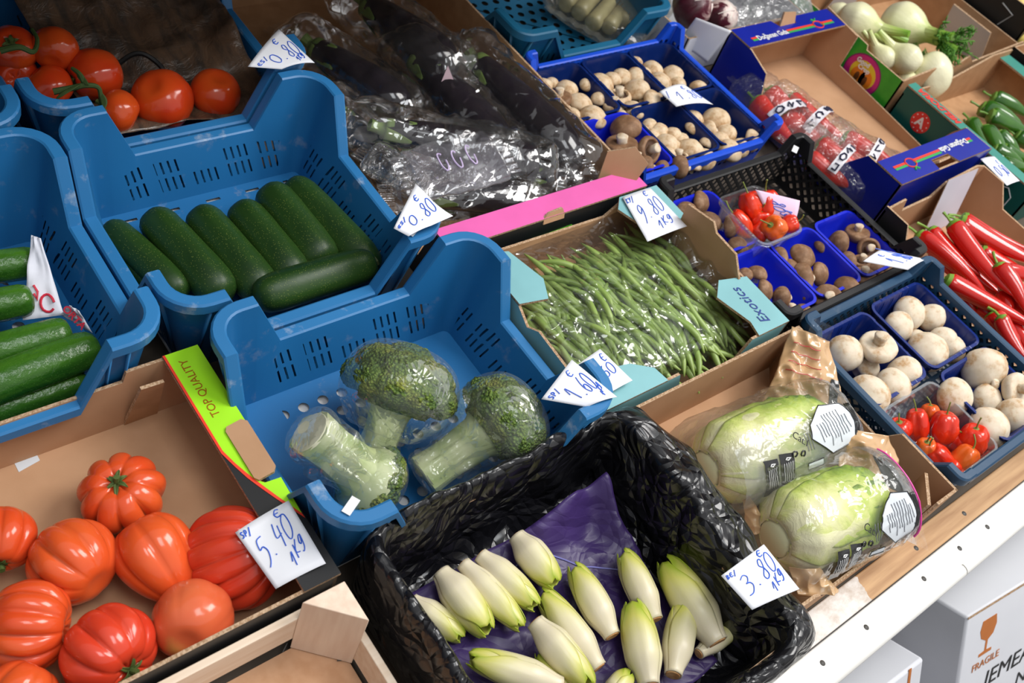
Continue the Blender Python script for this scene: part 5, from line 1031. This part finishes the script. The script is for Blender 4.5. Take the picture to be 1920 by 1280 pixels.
for i, (lb, px, py, rp, w, ax, m, lg) in enumerate((('orange-red habanero at the left with a curved stem, front clear tub', 1686, 806, 25, .055, (-.2, .9, .5), HAB, .8), ('long red habanero second from left, front clear tub', 1720, 797, 24, .06, (-.2, 1, .3), HAB, 1.25), ('small orange habanero at the back, front clear tub', 1743, 775, 19, .055, (0, .9, .2), HABO, .9), ('big glossy red habanero in the middle, stem up, front clear tub', 1769, 803, 28, .068, (.1, 1, .35), HAB, 1.1), ('orange habanero near the front left corner of the tub', 1736, 842, 22, .06, (-.1, .8, .6), HABO, .9),
    ('wrinkled red habanero leaning to the front, centre of the front clear tub', 1762, 862, 26, .055, (-.6, .6, .4), HAB, 1.3), ('orange-yellow habanero at the front, front clear tub', 1806, 862, 25, .06, (.5, .8, .3), HABO, 1.15), ('large red habanero at the right with a long hooked stem, front clear tub', 1824, 826, 30, .065, (.0, .9, .55), HAB, 1.0), ('dark red habanero at the back right, front clear tub', 1795, 832, 24, .045, (0, .6, .5), HAB, 1.0), ('red habanero low at the front edge of the tub', 1782, 880, 22, .045, (-.3, .5, .5), HAB, 1.0), ('bit of red pepper under the left white mushrooms', 1672, 832, 18, .035, (-.3, .5, .5), HAB, 1.0))):
    habanero(lb, px, py, rp, w, axis(*ax), i+3, gh, m, lg)
gh = 'red peppers in the upper clear tub'
TUB = (1.512, 1.645, .622, .764)
tubc = [P(1372, 400, .10), P(1440, 345, .10), P(1508, 425, .10), P(1415, 460, .10)]
punnet('clear tub of red wrinkled peppers with a pink card, on the black crate', TUB[0], TUB[1], TUB[2], TUB[3], .062, CLEARP, .056, None, 'clear_tub', 'tub')
for i, (lb, px, py, rp, w, ax, m, lg) in enumerate((('wrinkled red habanero with dark spots at the back left, upper clear tub', 1408, 385, 23, .11, (-.3, .9, .2), HAB, 1.1), ('bright red habanero at the back with stem up, upper clear tub', 1440, 385, 24, .115, (-.2, 1, .2), HAB, 1.15), ('orange-red ribbed habanero at the front, upper clear tub', 1452, 428, 26, .11, (-.5, .2, .7), HABO, .85), ('small red habanero at the right, upper clear tub', 1480, 420, 19, .11, (.8, .3, .3), HAB, .9), ('red habanero against the left wall of the upper clear tub', 1390, 420, 20, .09, (-.6, .7, .2), HAB, 1.4), ('red habanero deep in the middle of the upper clear tub', 1425, 412, 23, .09, (0, .6, .6), HAB, 1.0), ('red habanero low in front, upper clear tub', 1425, 436, 20, .085, (0, .3, .8), HAB, 1.0))):
    habanero(lb, px, py, rp, w, axis(*ax), i+23, gh, m, lg)
CHI = mat('red_chilli_skin', (.52, .008, .006), (.62, .018, .008), sc=8, rough=.13, spec=.6, coat=.3); GCH = mat('green_pepper_skin', (.018, .085, .008), (.055, .17, .014), sc=12, rough=.15, spec=.6, coat=.3); CHC = mat('pepper_calyx', (.12, .28, .02), (.22, .38, .05), sc=40, rough=.5); GST = mat('green_pepper_stem', (.12, .24, .03), rough=.5)
def chilli(label, a, b, rp, w, wb, seed, m, group, bend=.06, name='red_chilli', cat='chilli pepper'):
    A, B = P(*a, w), P(*b, wb); L = (B-A).length; r = rp*MPP(A); rng = random.Random(seed); bd = bend*rng.choice((-1, 1))*rng.uniform(.5, 1.2)
    root = longveg(name, label, cat, A, B, r, m, [(0, .45), (.015, .8), (.05, 1.0), (.12, 1.02), (.3, .97), (.5, .86), (.7, .66), (.85, .44), (.94, .25), (.985, .12), (1, .04)], n=20, shape=lambda q, t: 1+.05*math.cos(3*q+seed), group=group, bend=bd, bdir=(rng.uniform(-1, 1), rng.uniform(-1, 1), .7))
    mb = MB(); mb.tube([(0, 0, .006), (0, 0, -.002), (0, 0, -.006)], [r*.92, r*.75, r*.3], 10); mb.build('calyx', CHC if m is CHI else GST, root)
    mb = MB(); x = rng.uniform(-.01, .01); mb.tube([(0, 0, -.004), (x*.3, 0, -.018), (x, .004, -.032)], [.0032, .0026, .0034], 8); mb.build('stem', CHC if m is CHI else GST, root); return root
it = []; g = 'long red chillies'
for i, (a, b, rp, w, wb, bd) in enumerate((((1722, 440), (1852, 556), 17, .085, .07, .05), ((1745, 432), (1838, 515), 16, .08, .08, .05), ((1786, 420), (1902, 556), 18, .11, .10, .07), ((1800, 415), (1960, 500), 18, .10, .10, .05), ((1806, 408), (1950, 478), 14, .09, .09, .06), ((1872, 498), (1928, 590), 17, .115, .09, .05), ((1775, 525), (1950, 618), 18, .09, .09, .05), ((1790, 545), (1832, 590), 14, .06, .05, .05),
    ((1876, 596), (1925, 672), 15, .095, .08, .1), ((1860, 590), (1915, 670), 20, .07, .06, .05), ((1840, 470), (1940, 520), 15, .075, .08, .05), ((1880, 508), (1960, 530), 16, .08, .08, .04), ((1835, 575), (1872, 607), 13, .06, .06, .05), ((1880, 552), (1893, 590), 16, .07, .07, .05), ((1810, 500), (1890, 560), 15, .06, .06, .05), ((1905, 560), (1960, 620), 15, .08, .08, .05), ((1750, 470), (1800, 530), 15, .05, .05, .05), ((1850, 530), (1900, 590), 16, .05, .05, .05), ((1895, 605), (1950, 680), 17, .06, .06, .05))):
    it.append((chilli(None, a, b, rp, w, wb, i, CHI, g, bd), P(*a, w)))
labels_by_rank(it, 'long glossy red chilli in the box at the right edge, stem end %s')
it = []; g = 'long green peppers'
for i, (a, b, rp, w, wb) in enumerate((((1840, 202), (1925, 252), 18, .07, .07), ((1862, 182), (1930, 220), 15, .075, .07), ((1856, 216), (1935, 252), 17, .085, .08), ((1820, 228), (1868, 300), 16, .07, .06), ((1845, 242), (1880, 312), 17, .075, .06), ((1868, 252), (1915, 300), 17, .075, .06), ((1880, 280), (1935, 300), 16, .07, .07), ((1862, 280), (1925, 318), 16, .07, .06), ((1876, 310), (1935, 322), 17, .065, .06), ((1885, 325), (1940, 345), 16, .06, .06), ((1905, 255), (1950, 290), 17, .07, .06), ((1815, 245), (1850, 290), 12, .05, .05))):
    it.append((chilli(None, a, b, rp, w, wb, i+40, GCH, g, .08, 'green_pepper', 'green pepper'), P(*a, w)))
labels_by_rank(it, 'long dark green pepper in the teal box, stem end %s')
POI = mat('pointed_pepper_skin', (.60, .018, .012), (.66, .035, .018), sc=8, rough=.2)
it = []; g = 'bagged pointed red peppers'; M_pb = film('pepper_bag_film', k=1.3, bmp=.7, bsc=40, rough=.09, haze=.05); LBK = printed('label_black', (.02, .02, .06))
pk = [(((1418, 190), (1500, 285), 21), ((1440, 172), (1530, 255), 20), 'first bag of pointed red peppers, beside the bright blue crate corner'), (((1478, 185), (1590, 268), 20), ((1470, 215), (1570, 290), 18), 'bag of pointed red peppers at the back right of the blue box'), (((1535, 268), (1640, 345), 22), ((1515, 295), (1600, 352), 19), 'middle bag of pointed red peppers with dark label letters'), (((1582, 258), (1690, 325), 19), ((1580, 288), (1672, 345), 18), 'bag of pointed red peppers at the front right, beside the blue front flange')]
for i, (a, b, lb) in enumerate(pk):
    for q in (a, b): it.append((chilli(None, q[0], q[1], q[2], .055, .05, i+70+int(q[2]), POI, g, .03, 'pointed_red_pepper', 'red pepper'), P(*q[0], .05)))
    A = (P(*a[0], .055)+P(*b[0], .055))/2; B = (P(*a[1], .05)+P(*b[1], .05))/2; d = (B-A).normalized(); r_, sf, C = bag(lb, A-d*.06, B+d*.02, .060, .042, 71+i, m=M_pb, K=44, n=40, wr=.2, group='pepper bags')
    mb = MB(); mb.grid(lambda s, t: sf(.52+.10*t, PI*(.12+.76*s), .0015), 20, 6); mb.build('printed_band', mat('white_band', (.70, .68, .72), rough=.4), r_, None)
    for k in range(4):
        z0 = PI*(.24+.16*k+.04*(i % 3)); mb = MB(); mb.tube([sf(.57+.032*math.cos(q), z0+.17*math.sin(q), .003) for q in [[.6, 1.6, 2.6, 3.6, 4.6, 5.6], [0, 1, 2, 3.14, 4.2, 5.2, 6.2], [.2, 2.2, 4.2], [2.4, .8, 5.4, 3.9], [1.2, 3.2, 0, 4.4]][(k*2+i) % 5]], .0022, 5); mb.build('band_lettering', LBK, r_)
labels_by_rank(it, 'bagged pointed red pepper in the deep blue box, stem end %s')

# ---------------------------------------------------------------- fennel, radicchio, leeks
def fen_mat():
    m, nt, b, out = newmat('fennel_bulb'); tc = nt.nodes.new('ShaderNodeTexCoord'); sp = nt.nodes.new('ShaderNodeSeparateXYZ'); nt.links.new(tc.outputs['Object'], sp.inputs[0])
    f = X(nt, sp.outputs[2])*6+X(nt, nz(nt, 10, 4, stretch=(5, 5, .6)))*.35; nt.links.new(ramp(nt, f, [(.05, (.78, .75, .52)), (.5, (.72, .72, .40)), (.78, (.40, .52, .13)), (1, (.18, .36, .04))]), b.inputs['Base Color']); b.inputs['Roughness'].default_value = .32; bump(nt, b, nz(nt, 26, 2, stretch=(6, 6, .3)), .2, .003); return m
FEN = fen_mat(); FRO = mat('fennel_frond', (.045, .17, .012), (.09, .25, .02), sc=40, rough=.6)
def fennel(label, px, py, rp, w, ax, seed, frond=False, stalks=2):
    p = P(px, py, w); r = rp*1.14*MPP(p); rng = random.Random(seed); root = thing('fennel', label, 'fennel', p, frame(ax, TO), 'fennel bulbs'); mb = MB()
    pr = smooth([(.001, -.80), (.35, -.78), (.72, -.6), (.98, -.15), (1.0, .15), (.82, .55), (.52, .88), (.36, 1.15), (.30, 1.5)], 4)
    mb.lathe([(q*r, z*r) for q, z in pr], 40, fn=lambda q, z, a, j: (q*math.cos(a)*(1+.035*math.cos(4*a+seed)), q*math.sin(a)*.84, z+.0)); mb.build('bulb', FEN, root, None)
    for k in range(stalks):
        s = (k-.5*(stalks-1))*.5; mb = MB(); mb.tube([(s*r*.4, 0, r*.9), (s*r*.9, 0, r*1.6), (s*r*1.6, 0, r*2.3)], [r*.26, r*.20, r*.15], 10); mb.build('stalk', FEN, root)
    if frond:
        for k in range(26):
            a = rng.uniform(0, 2*PI); h = r*rng.uniform(1.5, 2.5); e = Vector((math.cos(a)*r*.9, math.sin(a)*r*.6, h+r*rng.uniform(.1, .8))); mb = MB(); mb.tube([(0, 0, r*1.5), Vector((e.x*.5, e.y*.5, h)), e], [.0022, .002, .001], 5)
            for q in range(12):
                o = Vector((0, 0, r*1.5)).lerp(e, rng.uniform(.3, 1)); v = Vector((rng.uniform(-1, 1), rng.uniform(-1, 1), rng.uniform(-.2, 1))).normalized()*.016; mb.tube([o, o+v*.5, o+v], [.0016, .0022, .0008], 4)
            mb.build('frond', FRO, root, None)
for a in (('tall fennel bulb at the back left of the green box, neck pointing down right', 1604, 42, 38, .10, (.35, -.8, .2), 1), ('fennel bulb half hidden at the far back left of the green box', 1572, 30, 25, .08, (.3, -.8, .2), 2), ('biggest round fennel bulb with veined skin, back of the green box', 1692, 48, 42, .11, (.0, -.9, .3), 3, True), ('small fennel bulb with its neck pointing up, in front of the biggest one', 1700, 112, 29, .11, (-.35, .9, .2), 4), ('small fennel bulb next to the green printed side', 1655, 110, 24, .09, (-.3, .6, .4), 5),
          ('fennel bulb lying at the front right beside the grey flap', 1748, 142, 38, .09, (.45, .55, -.2), 6, True), ('fennel bulb low at the front edge of the green box', 1700, 158, 22, .06, (.2, .4, .3), 7)): fennel(*a)
RAD = mat('radicchio_leaf', (.055, .006, .012), (.10, .012, .022), sc=10, rough=.35); RVN = mat('radicchio_rib', (.72, .66, .60), (.70, .55, .52), sc=14, rough=.45)
def radicchio(label, px, py, rp, w, ax, white):
    p = P(px, py, w); r = rp*MPP(p); root = thing('radicchio', label, 'radicchio', p, frame(ax, TO), 'radicchio heads'); mb = MB(); N = 44
    m, nt, b, out = newmat('radicchio_'+('pale' if white else 'dark')); tc = nt.nodes.new('ShaderNodeTexCoord'); sp = nt.nodes.new('ShaderNodeSeparateXYZ'); nt.links.new(tc.outputs['Object'], sp.inputs[0])
    f = X(nt, nz(nt, 7, 5, .6, dist=1.2, stretch=(3, 3, 1)))*1.0+X(nt, sp.outputs[2])*(5 if white else 2.2)
    nt.links.new(ramp(nt, f, [(.38, (.045, .005, .010)), (.56, (.085, .008, .02)), (.60 if white else .72, (.62, .45, .42)), (.75 if white else .80, (.74, .70, .62))]), b.inputs['Base Color']); b.inputs['Roughness'].default_value = .4; bump(nt, b, nz(nt, 16, 4, dist=1, stretch=(3, 3, .8)), .5, .006)
    mb.loft([[(r*math.sin(PI*j/22)**.8*math.cos(2*PI*i/N)*(1+.05*math.cos(7*2*PI*i/N+j*.2)), r*math.sin(PI*j/22)**.8*math.sin(2*PI*i/N)*(1+.04*math.cos(5*2*PI*i/N)), -r*.9*math.cos(PI*j/22)) for i in range(N)] for j in range(1, 22)], True, True, True); mb.build('head', m, root, None)
    for k in range(5):
        a = 2*PI*k/5; mb = MB(); mb.tube([Vector((math.cos(a)*math.sin(t), math.sin(a)*math.sin(t), .9*math.cos(t)))*r*1.01 for t in (.15, .4, .7, 1.0, 1.3)], [.004, .0035, .0025, .0018, .001], 6); mb.build('rib', RVN, root)
radicchio('dark red radicchio at the top edge behind the bright blue crate', 1298, 14, 40, .10, (.5, -.4, .5), False)
radicchio('pale veined base of a radicchio, right of the dark red one', 1352, 32, 32, .10, (.35, -.5, .8), True)
ub_ = cbox('white sheeted box of radicchio behind the bright blue crate', 1.885, 2.34, 1.225, 1.62, .10, mat('white_card', (.70, .71, .76), rough=.7), inn=mat('grey_card', (.42, .43, .45), rough=.7))
ws = thing('white_sheet', 'white paper sheet folded over beside the bright blue crate corner', 'paper', P(1320, 75, .12))
qd = [P(1305, 33, .15), P(1372, 58, .15), P(1325, 118, .05), P(1268, 82, .05)]
mb = MB(); mb.grid(lambda s, t: (qd[3]*(1-s)+qd[2]*s)*(1-t)+(qd[0]*(1-s)+qd[1]*s)*t-P(1320, 75, .12)+TO*.012*math.sin(PI*s)*(1-t), 12, 12); solid(mb.build('sheet', M_paper, ws), .0006)
bag('clear crumpled bag beside the radicchio, above the deep blue box', P(1380, 30, .10), P(1500, 12, .10), .055, .04, 81, m=film('grey_clear', k=1.3, bmp=.8, bsc=26, rough=.1, haze=.2, hazec=(.6, .6, .62)), K=44, wr=.25)
LEEK = mat('leek_skin', (.26, .22, .09), (.38, .34, .17), sc=6, rough=.4, stretch=(5, 5, .5)); it = []
for i, (a, b, rp) in enumerate((((1085, 25), (1160, -60), 17), ((1110, 45), (1195, -50), 17), ((1140, 52), (1215, -40), 16), ((1165, 40), (1240, -40), 16), ((1060, 10), (1120, -60), 16), ((1190, 25), (1250, -35), 15))):
    A, B = P(*a, .055), P(*b, .055); B = A+(B-A)*.62; it.append((longveg('leek', None, 'leek', A, B, rp*MPP(A), LEEK, [(0, .7), (.03, 1), (.2, .92), (.6, .9), (1, 1)], group='bagged leeks'), A))
labels_by_rank(it, 'pale leek under film in the teal crate at the top edge, %s')
bag('clear film bag over the leeks in the teal crate, top edge', P(1100, 50, .06), P(1185, -30, .065), .13, .035, 91, K=40, wr=.15, m=film('leek_film', k=1.1, bmp=.6, bsc=20, rough=.1, haze=.12, hazec=(.7, .66, .55)))
YF = mat('yellow_fruit_skin', (.62, .46, .08), (.70, .55, .14), sc=8, rough=.5); it = []
for i, (px, py, rp, w) in enumerate(((1905, 12, 30, .16), (1890, -15, 28, .16), (1915, 72, 20, .11), (1935, 40, 28, .15))):
    p = P(px, py, w); r = rp*MPP(p); root = thing('yellow_fruit', None, 'fruit', p, frame((.3, .2, 1)), 'yellow fruit'); mb = MB(); mb.lathe([(r*math.sin(PI*j/16), r*.9*math.cos(PI*j/16)) for j in range(1, 16)], 22, fn=lambda q, z, a, j: (q*math.cos(a)*(1+.03*math.cos(5*a)), q*math.sin(a)*(1+.03*math.cos(5*a)), z), cap0=True, cap1=True); mb.build('body', YF, root, None)
    mb = MB(); mb.tube([(0, 0, r*.85), (.002, 0, r*1.05)], [.004, .003], 8); mb.build('stem', CHC, root); it.append((root, p))
labels_by_rank(it, 'round yellow fruit in the top right corner boxes, %s')

# ---------------------------------------------------------------- price cards
card('price card 5.40 for a kilo, clipped to the beef tomato box', [(441, 998, .135), (541, 938, .14), (611, 1056, .135), (517, 1104, .12)], [('5.40', .10, .36, .16, .36, .04), ('E', .64, .86, .13, .11, 0), ('1Kg', .48, .10, .12, .20, .10), ('SP/', .03, .86, .055, .09, .0)], bow=.004)
card('price card 9.80 for a kilo, on the bean box back corner', [(1167, 370, .136), (1219, 352, .137), (1288, 424, .137), (1214, 453, .136)], [('9.80', .14, .38, .17, .34, .02), ('E', .62, .85, .13, .11, 0), ('1Kg', .42, .10, .13, .17, .05), ('KY/', .03, .84, .07, .10, 0)], bow=.002)
card('price card 3.80 for a kilo, on the black bag of endives', [(1352, 1079, .17), (1432, 1020, .165), (1499, 1104, .16), (1410, 1143, .16)], [('3.80', .12, .34, .18, .38, .04), ('E', .70, .85, .12, .12, 0), ('1Kg', .52, .08, .12, .2, .1), ('BE/', .03, .84, .055, .09, 0)], bow=.006)
card('price card 1.60, on the right corner of the broccoli crate', [(1015, 748, .20), (1072, 674, .215), (1157, 744, .205), (1100, 763, .20)], [('1.60', .20, .32, .15, .42, .0), ('E', .62, .80, .12, .14, 0), ('SP/', .03, .78, .07, .12, 0), ('1Kg', .70, .06, .07, .12, .1)], bow=.006)
card('price card mostly hidden behind the 1.60 card, on the bean box', [(1062, 700, .145), (1125, 654, .145), (1186, 713, .142), (1130, 745, .142)], [('E', .80, .70, .12, .2, 0), ('60', .50, .35, .18, .3, 0)], bow=.003)
card('price card 0.80 folded over the courgette crate corner', [(738, 428, .215), (780, 345, .225), (846, 412, .215), (766, 443, .212)], [('0.80', .22, .30, .16, .36, .0), ('E', .66, .76, .12, .14, 0), ('ES/', .03, .70, .07, .12, 0)], bow=.006, curl=(0, 0, .01, 0))
card('price card 0.80 on the tomato crate corner, in the shade', [(465, 125, .212), (523, 55, .225), (590, 118, .212), (528, 130, .21)], [('0.80', .20, .30, .17, .38, .0), ('E', .62, .78, .12, .14, 0), ('1Kg', .62, .08, .09, .14, .05), ('ES/', .03, .66, .07, .12, 0)], bow=.006)
card('price card 1.80 curled over the small cream mushrooms', [(1236, 172, .105), (1282, 158, .11), (1337, 196, .10), (1268, 200, .10)], [('1.80', .22, .28, .17, .40, .0), ('E', .62, .74, .12, .14, 0), ('/', .05, .6, .08, .25, 0)], bow=.008, r=.0008)
card('price card 1.80 at the black crate front right, by the red chillies', [(1618, 490, .135), (1652, 468, .135), (1737, 486, .13), (1702, 506, .13)], [('1.80', .22, .26, .15, .42, .0), ('E', .40, .76, .12, .14, 0), ('1Kg', .70, .12, .08, .16, .3)], bow=.006)
card('pink price card standing in the upper tub of red peppers', [(1500, 376, .145), (1492, 412, .12), (1438, 402, .11), (1416, 355, .145)], [('80', .30, .30, .2, .35, 0), ('Kg', .62, .58, .14, .26, 0)], bow=.003, mat_=mat('pink_paper', (.78, .56, .72), rough=.7))
card('white price card on the edge of the teal box of green peppers', [(1838, 298, .118), (1864, 293, .12), (1912, 339, .12), (1888, 348, .118)], [('0.50', .15, .3, .16, .35, 0), ('E', .7, .7, .1, .14, 0)], bow=.002)
TAGM = mat('small_tag', (.75, .76, .78), rough=.5)
for px, py, w, lb in ((775, 432, .204, 'small white barcode sticker on the courgette crate corner'), (658, 948, .204, 'small white sticker on the front corner of the broccoli crate'), (1491, 280, .128, 'small white tag on the back post of the black crate')):
    mb = MB(); p = P(px, py, w); mb.box(-.013, .013, -.006, .006, 0, .0006); o = mb.build('sticker', TAGM, None, loc=p, R=Matrix.Rotation(.5, 4, 'Z')); tag(o, lb, 'sticker')

# ---------------------------------------------------------------- under the stall, then the shop round it and unseen light blockers
def GP(px, py, z):      # a point at world height z
    d = M.to_3x3() @ (RC @ Vector((px-960, py-640, FPX))); o = M @ CAM; return o+d*((z-o.z)/d.z)
CARTON = mat('white_carton', (.74, .75, .79), (.68, .69, .74), sc=3, rough=.6, bmp=.15, bsc=14, bdist=.004)
ORP = printed('rust_print', (.52, .16, .03))
def carton(label, c0, yaw, w, d, h, **k):
    R = Matrix.Rotation(yaw, 4, 'Z'); root = thing('carton', label, 'carton', c0, R, 'white cartons under the stall', gravity=True)
    mb = MB(); mb.box(0, w, 0, d, -h, 0); o = mb.build('body', CARTON, root); bevel(o, .006); return root
zt = -.235; c0 = GP(1815, 1158, zt); e = GP(1922, 1092, zt)-c0; yaw = math.atan2(e.y, e.x)
k1 = carton('white carton with a rust fragile glass sign and black lettering, under the stall', c0, yaw, .52, .42, .40)
mb = MB(); mb.box(.002, .5, .195, .225, 0, .0012); mb.build('tape', mat('clear_tape', (.80, .80, .80), rough=.2), k1); mb = MB(); mb.box(.0, .52, -.0012, .0, -.004, .0004); mb.build('flap_edge', KRE, k1)
ex, ez = (1, 0, 0), (0, 0, 1)
mb = MB(); mb.recalc = False; s_ = .040; mb.panel([(x*s_, y*s_) for x, y in ((-.55, .9), (.5, .9), (.62, .3), (.45, -.25), (.12, -.48), (.08, -.50), (.08, -1.15), (.5, -1.2), (.5, -1.38), (-.5, -1.38), (-.5, -1.2), (-.08, -1.15), (-.08, -.5), (-.12, -.48), (-.5, -.2), (-.66, .3))], (.075, -.0006, -.072), ex, ez, .0005); mb.build('glass_sign', [ORP]*3, k1)
solidtext('lettering', 'FRAGILE', .026, ORP, k1, (.082, -.0008, -.150), ex, ez, sx=.9); solidtext('lettering', 'JEMEA', .058, BLACKP, k1, (.165, -.0008, -.205), ex, ez, align='CENTER', shear=.12); solidtext('lettering', 'NL', .05, BLACKP, k1, (.235, -.0008, -.270), ex, ez, shear=.12)
mb = MB(); mb.tube([(-.0008, .30-.02*i, -.235-.004*i+.004*math.sin(i*2)) for i in range(9)], .007, 5); mb.build('rust_mark', ORP, k1)
c2 = GP(1668, 1182, zt-.05)+Vector((-.50, -.06, 0)); k2 = carton('white carton at the bottom edge with a rust arrow, left of the fragile one', c2, yaw*.4, .48, .40, .36)
solidtext('lettering', 'UP', .022, ORP, k2, (.435, -.0008, -.085), ex, ez); mb = MB(); mb.box(.432, .440, -.0012, 0, -.065, .0); mb.build('arrow_mark', ORP, k2)
mb = MB(); mb.box(-.0015, 0, .30, .315, -.35, 0); mb.build('strap', BLACKP, k1)
c3 = GP(1880, 1075, -.36)+Vector((.1, .5, 0)); k3 = carton('beige carton further back under the stall, right edge', c3, yaw, .5, .3, .2)
mb = MB(); mb.box(-3, 6, -3, 4, -1.0, -.985); o = mb.build('floor', mat('floor_tile', (.30, .29, .28), (.24, .23, .23), sc=2, rough=.7)); o.matrix_basis = Matrix.Identity(4); o['kind'] = 'structure'
def plane_box(name, x0, x1, y0, y1, z0, z1, m): mb = MB(); mb.box(x0, x1, y0, y1, z0, z1); o = mb.build(name, m); o.matrix_basis = Matrix.Identity(4); o['kind'] = 'structure'; return o
DIM = mat('shop_wall_paint', (.20, .17, .14), (.16, .14, .12), sc=2, rough=.8)
plane_box('wall_back', -2.5, 6, 2.9, 3.0, -1, 2.0, DIM); plane_box('shade_ceiling', -2.5, 6, .45, 3.0, 1.8, 1.9, DIM); plane_box('shade_wall_left', -.55, -.45, .7, 3, -1, 1.9, DIM)  # unseen; ceiling set low and left wall set near to darken the upper left
blocker = MB(); blocker.box(-1.0, 1.85, 1.14, 2.3, .62, .65); tag(blocker.build('blocker', mat('blocker_board', (.20, .14, .09), rough=.8)), 'unseen board added above the back rows to shade them', 'blocker')  # unseen board added to block light and darken the back left rows
